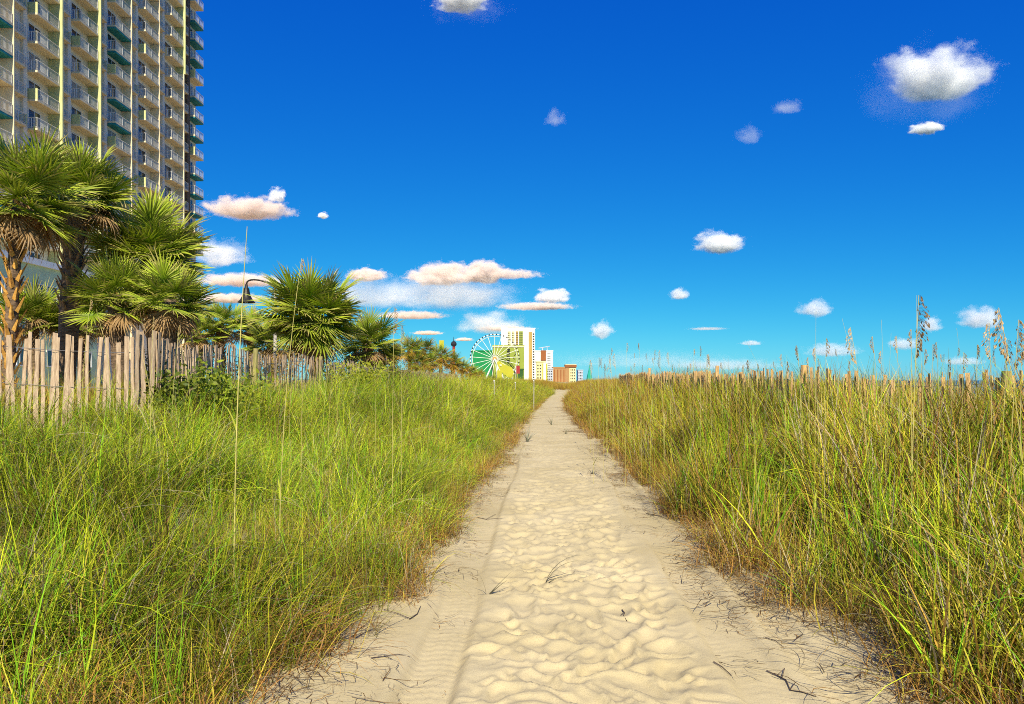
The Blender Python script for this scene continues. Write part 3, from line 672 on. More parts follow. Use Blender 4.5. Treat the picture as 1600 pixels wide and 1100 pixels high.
# distant row, too small to tell single fronds apart
def far_palm(px, py, rad_px, d, label):
    r = random.Random(px); x, y, z = at(px, py, d); zb = g1(x, y); e = empty('palm_tree', (x, y, zb)); tag(e, label, 'palm', 'far row of palms along the boardwalk')
    mb = MB(); mb.tube([(0, 0, -.2), (.05, 0, (z - zb) * .5), (0, 0, z - zb)], [.2, .16, .16], 8); mb.build('trunk', M['trunk'], e)
    sc = rad_px * d / F / 1.85; mb = MB()
    for i, (az, el) in enumerate(crown_dirs(40, -60, 86, r)):
        src = FRL[i % 3]; mt = Matrix.Translation((0, 0, z - zb)) @ Matrix.Rotation(az, 4, 'Z') @ Matrix.Rotation(-el, 4, 'Y') @ Matrix.Rotation(r.uniform(-.5, .5), 4, 'X') @ Matrix.Scale(sc * r.uniform(.85, 1.1), 4)
        n0 = len(mb.v); mb.v += [tuple(mt @ Vector(v)) for v in src.v]; mb.f += [tuple(n0 + q for q in f) for f in src.f]
        g = r.uniform(.6, 1.1); br = (1.5, .8, .6) if (i < 14 or r.random() < .2) else (1, 1, 1)
        mb.c += [tuple(min(1, c[q] * br[q] * g) for q in range(3)) for c in src.c]
    mb.build('crown', M['frond'], e)
for q in ((640, 546, 28, 50), (662, 548, 30, 55), (688, 556, 25, 64), (706, 565, 22, 76), (722, 573, 19, 88), (735, 580, 16, 100), (748, 586, 14, 112), (672, 566, 22, 52), (612, 552, 26, 42), (650, 566, 24, 46)):
    far_palm(*q, 'brownish palm in the far row behind the wooden rail')

# ------------------------------------------------------------------ dune grass: tufts of real blades, instanced
def tuft(name, n, ln, wd, tilt, curve, pal, spread, seed, seg=5, flat=False, mat=None):
    r = np.random.default_rng(seed); V_, F_, C_ = [], [], []
    for i in range(n):
        az = r.uniform(0, 2 * math.pi); l_ = r.uniform(*ln); w_ = r.uniform(*wd); th = abs(r.normal(*tilt)); cu = r.uniform(*curve)
        a0 = r.uniform(0, 2 * math.pi); rb = spread * math.sqrt(r.random()); p = np.array([rb * math.cos(a0), rb * math.sin(a0), 0.01 if flat else -.03])
        dh = np.array([math.cos(az), math.sin(az), 0]); sd = np.array([-math.sin(az), math.cos(az), 0]); tw = r.uniform(-1.2, 1.2); kink = r.normal(0, .12)
        sdv = sd * math.cos(tw) + np.array([0, 0, 1]) * math.sin(tw) * .4 + dh * math.sin(tw) * .6
        k_ = r.choice(len(pal), p=[q[0] for q in pal]); base, tip = np.array(pal[k_][1]), np.array(pal[k_][2]); g = r.uniform(.7, 1.3)
        n0 = len(V_)
        for k in range(seg + 1):
            t_ = k / seg; ww = w_ * (1.0 if t_ < .35 else (1 - t_) / .65 + .04) / 2
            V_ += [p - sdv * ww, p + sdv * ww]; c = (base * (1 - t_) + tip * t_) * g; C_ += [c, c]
            if k < seg:
                F_.append((n0 + 2*k, n0 + 2*k + 1, n0 + 2*k + 3, n0 + 2*k + 2))
                if flat:
                    az += r.normal(cu, .45); p = p + np.array([math.cos(az), math.sin(az), r.normal(0, .10)]) * l_ / seg; p[2] = max(p[2], .004)
                else:
                    a = th + cu * t_ ** 1.2; dd = dh * math.sin(a) + np.array([0, 0, 1]) * math.cos(a) + sd * kink * t_; p = p + dd * l_ / seg
    me = bpy.data.meshes.new(name); me.from_pydata([tuple(v) for v in V_], [], F_); me.update()
    at_ = me.color_attributes.new('col', 'FLOAT_COLOR', 'POINT'); arr = np.ones((len(C_), 4), np.float32); arr[:, :3] = np.array(C_); at_.data.foreach_set('color', arr.ravel())
    me.materials.append(mat or M['grass'])
    return bpy.data.objects.new(name, me)
def tuft_collection(name, objs):
    c = bpy.data.collections.new(name)
    for o in objs: c.objects.link(o)
    return c
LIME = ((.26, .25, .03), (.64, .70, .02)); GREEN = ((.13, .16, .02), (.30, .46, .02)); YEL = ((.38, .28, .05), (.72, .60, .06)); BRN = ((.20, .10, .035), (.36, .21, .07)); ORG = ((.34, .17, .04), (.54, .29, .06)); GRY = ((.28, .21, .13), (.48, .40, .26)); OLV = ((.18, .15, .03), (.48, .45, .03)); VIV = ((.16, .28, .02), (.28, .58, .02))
def pal(**k):
    src = dict(lime=LIME, green=GREEN, yel=YEL, brn=BRN, org=ORG, gry=GRY, olv=OLV, viv=VIV); t_ = sum(k.values())
    return [(v / t_, *src[n]) for n, v in k.items()]
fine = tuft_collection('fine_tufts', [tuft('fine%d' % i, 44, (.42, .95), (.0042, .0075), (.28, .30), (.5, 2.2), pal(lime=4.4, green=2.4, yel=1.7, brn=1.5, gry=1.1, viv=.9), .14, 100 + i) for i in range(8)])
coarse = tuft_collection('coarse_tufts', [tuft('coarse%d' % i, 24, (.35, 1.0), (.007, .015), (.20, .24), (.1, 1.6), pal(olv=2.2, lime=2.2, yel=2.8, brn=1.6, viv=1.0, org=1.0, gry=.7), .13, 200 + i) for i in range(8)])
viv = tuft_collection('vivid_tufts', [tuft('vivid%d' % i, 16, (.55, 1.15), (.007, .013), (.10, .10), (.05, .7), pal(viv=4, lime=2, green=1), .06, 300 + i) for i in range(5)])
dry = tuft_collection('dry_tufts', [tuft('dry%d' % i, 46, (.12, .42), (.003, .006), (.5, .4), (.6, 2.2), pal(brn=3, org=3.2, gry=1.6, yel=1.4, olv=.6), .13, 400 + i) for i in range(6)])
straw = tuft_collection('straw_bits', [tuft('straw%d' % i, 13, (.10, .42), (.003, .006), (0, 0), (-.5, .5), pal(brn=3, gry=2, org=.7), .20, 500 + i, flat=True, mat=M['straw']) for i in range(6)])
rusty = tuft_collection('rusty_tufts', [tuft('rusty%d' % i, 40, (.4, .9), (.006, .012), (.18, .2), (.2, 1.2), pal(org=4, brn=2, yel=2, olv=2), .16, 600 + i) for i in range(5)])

_gn = {}
def scatter(name, label, cat, coll, x, y, z, scl, tint, hue=None, tilt=.12, seed=0):
    n = len(x); r = np.random.default_rng(seed + 11)
    me = bpy.data.meshes.new(name); me.vertices.add(n); me.vertices.foreach_set('co', np.stack([x, y, z], -1).astype(np.float32).ravel())
    rot = np.stack([r.normal(0, tilt, n), r.normal(0, tilt, n), r.uniform(0, 6.283, n)], -1).astype(np.float32)
    me.attributes.new('rot', 'FLOAT_VECTOR', 'POINT').data.foreach_set('vector', rot.ravel())
    me.attributes.new('scl', 'FLOAT', 'POINT').data.foreach_set('value', np.asarray(scl, np.float32))
    me.attributes.new('tint', 'FLOAT', 'POINT').data.foreach_set('value', np.asarray(tint, np.float32))
    me.attributes.new('hue', 'FLOAT', 'POINT').data.foreach_set('value', np.asarray(hue if hue is not None else np.full(n, .5), np.float32))
    me.attributes.new('var', 'INT', 'POINT').data.foreach_set('value', r.integers(0, len(coll.objects), n).astype(np.int32))
    o = link(name, me); tag(o, label, cat, kind='stuff')
    ng = bpy.data.node_groups.new(name + '_scatter', 'GeometryNodeTree')
    ng.interface.new_socket('Geometry', in_out='INPUT', socket_type='NodeSocketGeometry'); ng.interface.new_socket('Geometry', in_out='OUTPUT', socket_type='NodeSocketGeometry')
    N, L = ng.nodes, ng.links; gi, go = N.new('NodeGroupInput'), N.new('NodeGroupOutput')
    ci = N.new('GeometryNodeCollectionInfo'); ci.inputs['Collection'].default_value = coll; ci.inputs['Separate Children'].default_value = True; ci.inputs['Reset Children'].default_value = True
    iop = N.new('GeometryNodeInstanceOnPoints'); iop.inputs['Pick Instance'].default_value = True
    def attr(nm, ty):
        q = N.new('GeometryNodeInputNamedAttribute'); q.data_type = ty; q.inputs['Name'].default_value = nm
        return [s for s in q.outputs if s.enabled and s.name == 'Attribute'][0]
    e2r = N.new('FunctionNodeEulerToRotation'); L.new(attr('rot', 'FLOAT_VECTOR'), e2r.inputs[0])
    L.new(gi.outputs[0], iop.inputs['Points']); L.new(ci.outputs[0], iop.inputs['Instance']); L.new(attr('var', 'INT'), iop.inputs['Instance Index'])
    L.new(e2r.outputs[0], iop.inputs['Rotation']); L.new(attr('scl', 'FLOAT'), iop.inputs['Scale']); L.new(iop.outputs[0], go.inputs[0])
    md = o.modifiers.new('scatter', 'NODES'); md.node_group = ng
    return o
def region(y0, y1, dens, ulo, uhi, seed, xlim=.78, pad=2.2):
    """random ground points with u (distance from the track's middle) between ulo(y) and uhi(y), density per m2 falling with depth"""
    r = np.random.default_rng(seed); X_, Y_ = [], []
    edges = np.geomspace(y0, y1, 40)
    for a, b_ in zip(edges, edges[1:]):
        ym = (a + b_) / 2; lo, hi = ulo(ym) + pc(ym), uhi(ym) + pc(ym)
        lo, hi = max(lo, -xlim * ym - pad), min(hi, xlim * ym + pad)
        if hi <= lo: continue
        n = r.poisson(dens(ym) * (b_ - a) * (hi - lo))
        X_.append(r.uniform(lo, hi, n)); Y_.append(r.uniform(a, b_, n))
    X_, Y_ = np.concatenate(X_), np.concatenate(Y_)
    return X_, Y_, ground(X_, Y_), r
def edge_noise(x, y, k): return 0.28 * fbm(x * 0 + y * .9, y * 0 + k, k, 3)

# left side: fine bright wiry grass up to the fence and a little beyond
def clump(x, y, k, f=1.35): return sm((fbm(x * f, y * f, k, 3) + .42) / .84)       # 0 in the gaps, 1 in the thick clumps
x, y, z, r = region(1.3, 75, lambda d: 62 * min(1, (6 / d)) ** .75 + 3, lambda y: -6.3, lambda y: -hw(y) + .6, 21)
dist = -(x - pc(y)) - hw(y) + .18 * sm((y - 2.5) / 5) + edge_noise(x, y, 3); cl = clump(x, y, 5)
keep = (dist > .05) & (r.random(len(x)) < .48 + .9 * cl)
x, y, z, dist, cl = x[keep], y[keep], z[keep], dist[keep], cl[keep]
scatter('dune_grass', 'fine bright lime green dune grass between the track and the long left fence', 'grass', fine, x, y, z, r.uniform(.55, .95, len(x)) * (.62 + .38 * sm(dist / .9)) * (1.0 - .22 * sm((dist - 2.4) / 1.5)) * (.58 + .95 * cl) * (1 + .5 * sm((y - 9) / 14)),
        (.62 + .55 * clump(x, y, 66, .7)) * r.uniform(.75, 1.25, len(x)), .512 + .03 * fbm(x * .5, y * .5, 15) - .012 * sm((y - 18) / 22), tilt=.22, seed=1)
x, y, z, r = region(1.5, 40, lambda d: 3.4 * min(1, 7 / d), lambda y: -5.0, lambda y: -hw(y) - .1, 22)
scatter('broad_bladed_grass', 'scattered broad vivid green blades standing in the fine left grass', 'grass', viv, x, y, z, r.uniform(.5, .85, len(x)), r.uniform(.8, 1.2, len(x)), seed=2)
# right side: coarse sea oat foliage, taller and more olive
x, y, z, r = region(1.3, 75, lambda d: 56 * min(1, (6 / d)) ** .75 + 3, lambda y: hw(y) - .5, lambda y: 5.6, 23)
dist = (x - pc(y)) - hw(y) + .14 * sm((y - 3.5) / 4) + edge_noise(x, y, 8); cl = clump(x, y, 25)
keep = (dist > .05) & (r.random(len(x)) < .25 + 1.0 * cl)
x, y, z, dist, cl = x[keep], y[keep], z[keep], dist[keep], cl[keep]
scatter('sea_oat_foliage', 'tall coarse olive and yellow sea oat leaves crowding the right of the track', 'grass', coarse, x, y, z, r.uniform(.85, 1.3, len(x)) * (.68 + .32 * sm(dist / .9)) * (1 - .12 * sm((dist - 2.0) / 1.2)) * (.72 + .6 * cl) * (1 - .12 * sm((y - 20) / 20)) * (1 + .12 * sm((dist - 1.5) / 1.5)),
        (.62 + .55 * clump(x, y, 88, .7)) * r.uniform(.75, 1.25, len(x)), .5 + .03 * fbm(x * .6, y * .6, 35) - .03 * sm((y - 10) / 18), tilt=.16, seed=3)
x, y, z, r = region(1.5, 30, lambda d: 7 * min(1, 7 / d), lambda y: hw(y) + .1, lambda y: 4.8, 24)
keep = fbm(x * .7, y * .7, 45) > -.1
scatter('broad_bladed_grass', 'scattered broad vivid green blades standing among the sea oats', 'grass', viv, x[keep], y[keep], z[keep], r.uniform(.7, 1.15, keep.sum()), r.uniform(.8, 1.2, keep.sum()), seed=4)
# dry fringe along both edges
for sgn, sd, nm in ((-1, 31, 'dry brown grass fringe along the left edge of the sand track'), (1, 33, 'dry brown grass fringe along the right edge of the sand track')):
    x, y, z, r = region(1.3, 62, lambda d: 62 * min(1, 6 / d) ** .7, (lambda y: -hw(y) - .95) if sgn < 0 else (lambda y: hw(y) - .45), (lambda y: -hw(y) + .5) if sgn < 0 else (lambda y: hw(y) + .85), sd)
    dist = sgn * (x - pc(y)) - hw(y) + (.24 * sm((y - 2.5) / 5) if sgn < 0 else .18 * sm((y - 3.5) / 4)) + edge_noise(x, y, 3 if sgn < 0 else 8); keep = (dist > -.14) & (r.random(len(x)) < .12 + sm((dist + .14) / .3))
    scatter('dry_grass', nm, 'grass', dry, x[keep], y[keep], z[keep], r.uniform(.7, 1.6, keep.sum()), r.uniform(.6, 1.25, keep.sum()), .5 + .02 * fbm(x, y, 55)[keep], tilt=.25, seed=sd)
    x, y, z, r = region(1.4, 45, lambda d: 44 * min(1, 6 / d) ** .6, (lambda y: -hw(y) - .2) if sgn < 0 else (lambda y: hw(y) - .85), (lambda y: -hw(y) + .85) if sgn < 0 else (lambda y: hw(y) + .2), sd + 100)
    dist = np.abs(x - pc(y)) - hw(y); keep = (r.random(len(x)) < np.clip(1.0 + dist * 1.35 + 1.0 * fbm(x * 1.5, y * 1.5, 99), .02, 1))
    x, y = x[keep], y[keep]; z = np.array([max(path_z(a, b_), g1(a, b_) - .09) + .004 for a, b_ in zip(x, y)])
    scatter('straw_litter', 'dry dark straw and rootlets strewn on the sand along the %s edge' % ('left' if sgn < 0 else 'right'), 'straw', straw, x, y, z, r.uniform(.5, 1.1 if sgn < 0 else 1.6, len(x)), r.uniform(.25, .8, len(x)), tilt=.05, seed=sd + 7)
x, y, z, r = region(1.8, 25, lambda d: 3.0 * min(1, 5 / d), lambda y: -hw(y) + .3, lambda y: hw(y) - .3, 77)
z = np.array([path_z(a, b_) + .003 for a, b_ in zip(x, y)])
scatter('grass_scraps', 'tiny dark grass scraps dotted over the trodden sand', 'scraps', straw, x, y, z, r.uniform(.06, .16, len(x)), r.uniform(.4, .9, len(x)), tilt=.05, seed=9)
x, y, z, r = region(9, 48, lambda d: 9 * min(1, 14 / d), lambda y: -hw(y) - 1.6, lambda y: hw(y) + 1.8, 91)
dist = np.abs(x - pc(y)) - hw(y); keep = (dist > -.1)
scatter('rusty_grass', 'rusty brown grass mixed into both banks of the track further on', 'grass', rusty, x[keep], y[keep], z[keep], (r.uniform(.5, .85, len(x)) * (.7 + .4 * sm(dist)))[keep], r.uniform(.55, 1.1, keep.sum()), seed=14)
# rusty far dune grass closing the view, and scrub behind the fences
x, y, z, r = region(44, 125, lambda d: 2.6, lambda y: -11, lambda y: 14, 51, xlim=.5)
keep = (np.abs(x - pc(y)) > hw(y) + .2) | (y > 82)
scatter('far_dune_grass', 'rusty orange grass on the far dune where the track ends', 'grass', rusty, x[keep], y[keep], z[keep], r.uniform(.8, 1.3, keep.sum()), r.uniform(.6, 1.15, keep.sum()), seed=10)
x, y, z, r = region(7.5, 60, lambda d: 9 * min(1, 14 / d), lambda y: -16, lambda y: -5.9, 52)
scatter('scrub_grass', 'dry scrubby grass under the palms behind the slat fences', 'grass', rusty, x, y, z, r.uniform(.6, 1.25, len(x)), r.uniform(.5, 1.1, len(x)), .5 + .05 * r.random(len(x)), seed=11)
x, y, z, r = region(5, 45, lambda d: 16 * min(1, 10 / d), lambda y: 5.2, lambda y: 9.5, 53, pad=3)
scatter('beach_side_grass', 'yellowing sea oat leaves growing beyond the right hand fence', 'grass', coarse, x, y, z, r.uniform(.95, 1.45, len(x)), r.uniform(.6, 1.1, len(x)), seed=12)

# ------------------------------------------------------------------ leafy shrubs in front of and behind the left fence
def shrub(px, py, d, rx, rz, label, n=900, cols=((.12, .20, .015), (.36, .40, .03))):
    r = random.Random(label); x, y, z = at(px, py, d); zb = g1(x, y); e = empty('dune_shrub', (x, y, zb)); tag(e, label, 'shrub', 'leafy shrubs at the left fence'); mb = MB(); st = MB(); H = max(.3, z - zb)
    for i in range(9):
        a = r.uniform(0, 6.28); q = Vector((math.cos(a) * rx * .6, math.sin(a) * rx * .6, H * r.uniform(.6, 1.0))); st.tube([(0, 0, -.05), q * .5 + Vector((0, 0, .08)), q], [.02, .012, .005], 4)
    st.build('stem', M['trunk'], e)
    lob = [(Vector((r.gauss(0, .4) * rx, r.gauss(0, .4) * rx, H * r.uniform(.45, .9))), r.uniform(.35, .6) * rx) for _ in range(9)]
    for i in range(n):
        c_, R_ = r.choice(lob); p = c_ + Vector((r.gauss(0, 1), r.gauss(0, 1), r.gauss(0, .8))).normalized() * R_ * r.random() ** .4
        if p.z < .05: continue
        l_ = r.uniform(.05, .11); u_ = Vector((r.gauss(0, 1), r.gauss(0, 1), r.gauss(.5, .8))).normalized(); v_ = u_.cross(Vector((r.gauss(0, 1), r.gauss(0, 1), r.gauss(0, 1)))).normalized() * l_ * .22
        g = r.random(); c = tuple((cols[0][k] * (1 - g) + cols[1][k] * g) for k in range(3))
        mb.quad(p - v_ * .3, p + u_ * l_ * .5 - v_, p + u_ * l_, p + u_ * l_ * .5 + v_, c)
    mb.build('foliage', M['frond'], e)
shrub(262, 590, 9.0, .55, .5, 'dark green shrub beside the rolled slat bundle', 1100, ((.05, .10, .01), (.25, .28, .03)))
shrub(330, 588, 10.0, .6, .5, 'yellow green shrub leaning on the long slat fence', 1200)
shrub(545, 566, 20.0, .95, .7, 'rounded lime shrub in front of the rounded palm', 1500, ((.20, .24, .02), (.46, .46, .03)))
shrub(590, 578, 21.0, .9, .6, 'olive shrub at the far end of the long slat fence', 1200)
shrub(610, 572, 31.0, 1.3, .8, 'brownish shrub beneath the smaller palm', 1300, ((.14, .12, .02), (.40, .26, .06)))
shrub(690, 582, 58.0, 2.2, 1.2, 'rusty shrub behind the wooden rail under the far palms', 1500, ((.14, .09, .02), (.42, .20, .04)))

BRC = ((.10, .09, .02), (.42, .28, .08))
shrub(335, 548, 24.0, 1.2, .7, 'brown green scrub between the hotel corner and the grey lamp pole', 1500, BRC)
shrub(385, 552, 26.0, 1.2, .7, 'brown scrub at the foot of the two bell lamps', 1500, BRC)
shrub(440, 556, 23.5, 1.0, .7, 'dry skirted scrub left of the rounded palm trunk', 1400, BRC)
shrub(530, 560, 28.0, 1.2, .7, 'dark scrub under the right side of the rounded palm', 1500, ((.05, .08, .01), (.26, .22, .05)))
shrub(285, 545, 22.0, 1.0, .7, 'shaded scrub under the hotel corner palms', 1400, ((.05, .09, .01), (.30, .26, .06)))
shrub(650, 572, 44.0, 1.8, .9, 'low rusty scrub beside the wooden rail', 1300, ((.14, .09, .02), (.42, .22, .05)))
shrub(730, 588, 84.0, 2.8, 1.2, 'rusty scrub patch just left of the wheel', 1300, ((.14, .09, .02), (.40, .20, .04)))

# ------------------------------------------------------------------ sea oats with seed heads
M['stem'] = plain('sea_oat_stem', (0.50, 0.42, 0.14), 0.7, 0.25, 6, c2=(0.30, 0.28, 0.07), stretch=(1, 1, .3))
def sea_oat(px, py, d, head_px, lean, label, group='sea oats with seed heads', rad=.0035, droop=.5, base_dx=None, c=((.46, .30, .13), (.66, .50, .28)), n=40):
    r = random.Random(px * 7 + py); x, y, z = at(px, py, d); bx = x - lean; zb = g1(bx, y); e = empty('sea_oat', (bx, y, zb)); tag(e, label, 'sea oat', group)
    tip = Vector((x - bx, r.uniform(-.06, .06), z - zb)); ln = max(.1, head_px * d / F)
    P_ = []
    for k in range(11):
        t_ = k / 10; P_.append(Vector((tip.x * t_ ** 2.2, tip.y * t_ ** 2, tip.z * (t_ - (.0 if t_ < 1 else 0))) ) - (Vector((0, 0, .06)) if k == 0 else Vector()))
    mb = MB(); mb.tube(P_, [rad * (1 - .65 * k / 10) for k in range(11)], 5); mb.build('stem', M['stem'], e)
    for k in range(r.randint(2, 4)):                 # long leaf blades up the stem
        mb = MB(); t0 = r.uniform(.15, .5); p = Vector((tip.x * t0 ** 2.2, tip.y * t0 ** 2, tip.z * t0)); a = r.uniform(0, 6.28); l_ = r.uniform(.3, .55); o_ = Vector((math.cos(a), math.sin(a), 0)); s_ = Vector((-math.sin(a), math.cos(a), 0)); g = r.uniform(.8, 1.2)
        n0 = 0
        for j in range(6):
            q = j / 5; pp = p + o_ * l_ * .55 * q + Vector((0, 0, l_ * (q * .9 - .75 * q ** 2.5))); ww = .006 * (1 - q) + .0006
            mb.v += [tuple(pp - s_ * ww), tuple(pp + s_ * ww)]; mb.c += [(.36 * g, .38 * g, .04)] * 2
            if j: mb.f.append((2*j - 2, 2*j - 1, 2*j + 1, 2*j))
        mb.build('leaf', M['seed'], e)
    if head_px > 4:
        mb = MB(); sd = 1 if lean >= 0 else -1; Lz = tip.z
        for i in range(n):
            t_ = 1 - (ln / Lz) * (i + .5) / n; p = Vector((tip.x * t_ ** 2.2, tip.y * t_ ** 2, tip.z * t_)); f = (i + .5) / n
            a = r.uniform(-1.2, 1.2) + (0 if sd > 0 else math.pi); reach = ln * .16 * math.sin(math.pi * min(1, f * .9 + .1)) * r.uniform(.5, 1.2)
            q = p + Vector((math.cos(a) * reach, math.sin(a) * reach, reach * (.5 - droop * 1.6)))
            mb.tube([p, (p + q) / 2 + Vector((0, 0, reach * .25)), q], .0011, 3, False, col=c[0])
            sl = r.uniform(.011, .020) * min(1.5, max(.9, ln / .22)); dn = Vector((math.cos(a) * .35, math.sin(a) * .35, -droop - .2 + r.uniform(-.2, .2))).normalized(); sv = dn.cross(Vector((r.gauss(0, 1), r.gauss(0, 1), .2))).normalized() * sl * .30
            g = r.random(); cc = tuple(c[0][k] * (1 - g) + c[1][k] * g for k in range(3))
            mb.quad(q - dn * sl * .2, q + dn * sl * .4 - sv, q + dn * sl, q + dn * sl * .4 + sv, cc); sv2 = sv.cross(dn).normalized() * sl * .2
            mb.quad(q - dn * sl * .2, q + dn * sl * .4 - sv2, q + dn * sl, q + dn * sl * .4 + sv2, cc)
        mb.build('seed_head', M['seed'], e)
    return e
DK = ((.20, .13, .07), (.40, .28, .15))
sea_oat(1430, 462, 5.4, 95, .03, 'tallest sea oat with a dark upright plume at the right fence', n=64, rad=.005, c=DK)
sea_oat(1552, 482, 4.7, 80, -.22, 'big drooping one sided sea oat plume nearest the green fence post', n=60, rad=.0045, droop=.75)
sea_oat(1588, 500, 4.8, 75, .05, 'thick tan sea oat plume beside the big drooping one', n=60)
sea_oat(1540, 505, 5.6, 55, -.05, 'bent golden sea oat left of the drooping plume', n=44)
sea_oat(1325, 512, 6.0, 55, -.18, 'arching pale sea oat bowing over the slat fence', n=44, droop=.7)
for q in ((1292, 528, 6.4, 28, .02), (1245, 543, 8, 20, -.06), (1276, 543, 7, 20, -.03), (1261, 558, 8, 14, -.03), (1358, 526, 6.6, 24, -.12), (1375, 548, 7, 20, -.02), (1397, 525, 6.5, 26, -.06), (1418, 515, 6, 26, -.03), (1441, 516, 6, 30, -.02),
          (1457, 538, 7, 24, 0), (1467, 534, 6.5, 24, -.02), (1442, 545, 6.8, 24, .02), (1511, 550, 6.5, 32, .05), (1527, 538, 7, 22, .02), (1485, 560, 8, 18, -.02), (1572, 530, 5.2, 40, .04), (1597, 520, 5.2, 50, .02), (1222, 553, 9, 20, -.06), (1095, 540, 11, 16, 0), (1105, 553, 10, 20, .02),
          (1110, 556, 10.5, 14, -.02), (1043, 550, 12, 18, -.06), (1029, 558, 12, 18, -.1), (1084, 545, 12, 8, 0), (1078, 568, 13, 10, 0), (1128, 566, 12, 10, -.02), (961, 552, 14, 24, -.06), (953, 560, 15, 22, -.08), (936, 558, 15, 16, .02), (923, 565, 17, 20, 0), (945, 570, 16, 18, -.04), (1160, 570, 11, 14, -.05), (1185, 568, 11, 12, .02), (985, 572, 16, 14, .03), (1005, 570, 14, 12, -.04)):
    sea_oat(*q, ('dark brown' if q[0] % 3 == 0 else 'golden') + ' sea oat stalk with a small seed head over the right dune grass', n=26, c=DK if q[0] % 3 == 0 else ((.46, .30, .13), (.66, .50, .28)))
for q in ((1273, 480, 5.5, .0), (1315, 498, 5.6, -.25), (1375, 500, 6, -.05), (1438, 460, 5.2, .02), (1500, 512, 6, -.08), (1390, 520, 6.3, .03), (1165, 535, 9, -.45), (1540, 560, 7, .2)):
    sea_oat(q[0], q[1], q[2], 0, q[3], 'thin bare stem sticking up out of the right dune grass', 'bare stems in the sea oats', rad=.002)
ro = random.Random(21)
for k in range(34):
    px = ro.uniform(905, 1600); d = ro.uniform(6, 13) if px > 1100 else ro.uniform(11, 18); py = ro.uniform(532, 574)
    sea_oat(px, py, d, ro.uniform(10, 24) * 8 / d, ro.uniform(-.15, .08), 'fine tan sea oat wand breaking the skyline over the right fence', 'fine sea oat wands on the right dune', rad=.0022, n=20, c=ro.choice((DK, ((.42, .28, .13), (.62, .48, .28)))))
# left: tall pale stems rising from the fine grass
sea_oat(383, 352, 4.7, 0, .07, 'very tall pale stem crossing the dark bell lamp', 'tall stems on the left', rad=.0062)
sea_oat(470, 403, 5.6, 16, .16, 'tall stem with a tiny seed tip crossing the rounded palm', 'tall stems on the left', rad=.0045, n=16)
sea_oat(616, 480, 7.5, 40, .02, 'tall tan plume standing right of the smaller palm', 'tall stems on the left', n=34)
sea_oat(627, 508, 8, 26, 0, 'dark tipped oat stalk beside the tan plume', 'tall stems on the left', n=26, c=DK)
rl = random.Random(3)
for k in range(46):
    px = rl.uniform(40, 800); d = rl.uniform(4.6, 15) if px < 620 else rl.uniform(9, 26); bx = at(px, 0, d)[0]
    u_ = bx - float(pc(d))
    if u_ > -float(hw(d)) - .2 or u_ < -5.0: continue
    py = HOR - (g1(bx, d) + rl.uniform(.9, 1.5) - EYE) * F / d
    sea_oat(px, py, d, rl.choice((0, 0, 0, 10, 16)), rl.uniform(-.18, .18), 'slender yellow stem standing above the fine left grass', 'slender stems on the left', rad=.0035, n=14)

# ------------------------------------------------------------------ small plants and twigs on the sand
def on_sand(px, py): d = F * EYE / (py - HOR); x = (px - 800) / F * d; return x, d, path_z(x, d)
M['blade_dark'] = leafy('dry_grey_blade', 0.1, 0.8, instancer=False)
def sprout(px, py, label, blades, col=((.09, .08, .05), (.20, .18, .10))):
    e = empty('beach_sprout', on_sand(px, py)); tag(e, label, 'sprout', 'sprouts on the track')
    for (az, l_, th, cu, ww) in blades:
        mb = MB(); p = Vector((0, 0, -.02)); o_ = Vector((math.cos(az), math.sin(az) * .6, 0)); s_ = Vector((-math.sin(az) * .5, math.cos(az), .3)).normalized()
        for j in range(8):
            q = j / 7; w_ = ww * 1.7 * (1 - q * .85); mb.v += [tuple(p - s_ * w_), tuple(p + s_ * w_)]; mb.c += [tuple(col[0][k] * (1 - q) + col[1][k] * q for k in range(3))] * 2
            if j: mb.f.append((2*j - 2, 2*j - 1, 2*j + 1, 2*j))
            a = th + cu * q; p = p + (o_ * math.sin(a) + Vector((0, 0, 1)) * math.cos(a)) * l_ / 7
        mb.build('blade', M['blade_dark'], e)
sprout(760, 930, 'two bladed dry sprout standing in the trodden sand', [(2.8, .26, .1, .8, .004), (.3, .26, .75, .15, .005), (.35, .2, .85, .2, .006), (2.6, .1, .7, .5, .003), (.2, .12, 1.0, .3, .003)])
sprout(851, 910, 'arched dry stalk bowing over the footprints', [(.2, .52, .35, 1.7, .0035), (.15, .46, .45, 1.6, .003), (.1, .3, .9, .9, .003), (.6, .2, 1.1, .5, .002)])
rs = random.Random(9)
def clumpb(n, l0, l1): return [(rs.uniform(0, 6.28), rs.uniform(l0, l1), rs.uniform(.1, .7), rs.uniform(.2, 1.2), rs.uniform(.005, .009)) for _ in range(n)]
sprout(824, 690, 'small grey green tuft alone on the sand track', clumpb(26, .25, .48), ((.16, .17, .12), (.30, .31, .22)))
sprout(862, 664, 'sparse grey tuft further along the sand track', clumpb(14, .25, .5), ((.18, .18, .13), (.32, .32, .22)))
sprout(884, 678, 'short leaning tuft at the right side of the track', clumpb(10, .2, .5), ((.18, .17, .11), (.32, .30, .2)))
sprout(925, 740, 'tiny pair of grey leaf sprigs near the right rut', clumpb(9, .1, .22), ((.10, .10, .08), (.22, .22, .16)))
M['twig'] = plain('dark_twig_bark', (0.085, 0.06, 0.05), 0.9, 0.3, 20)
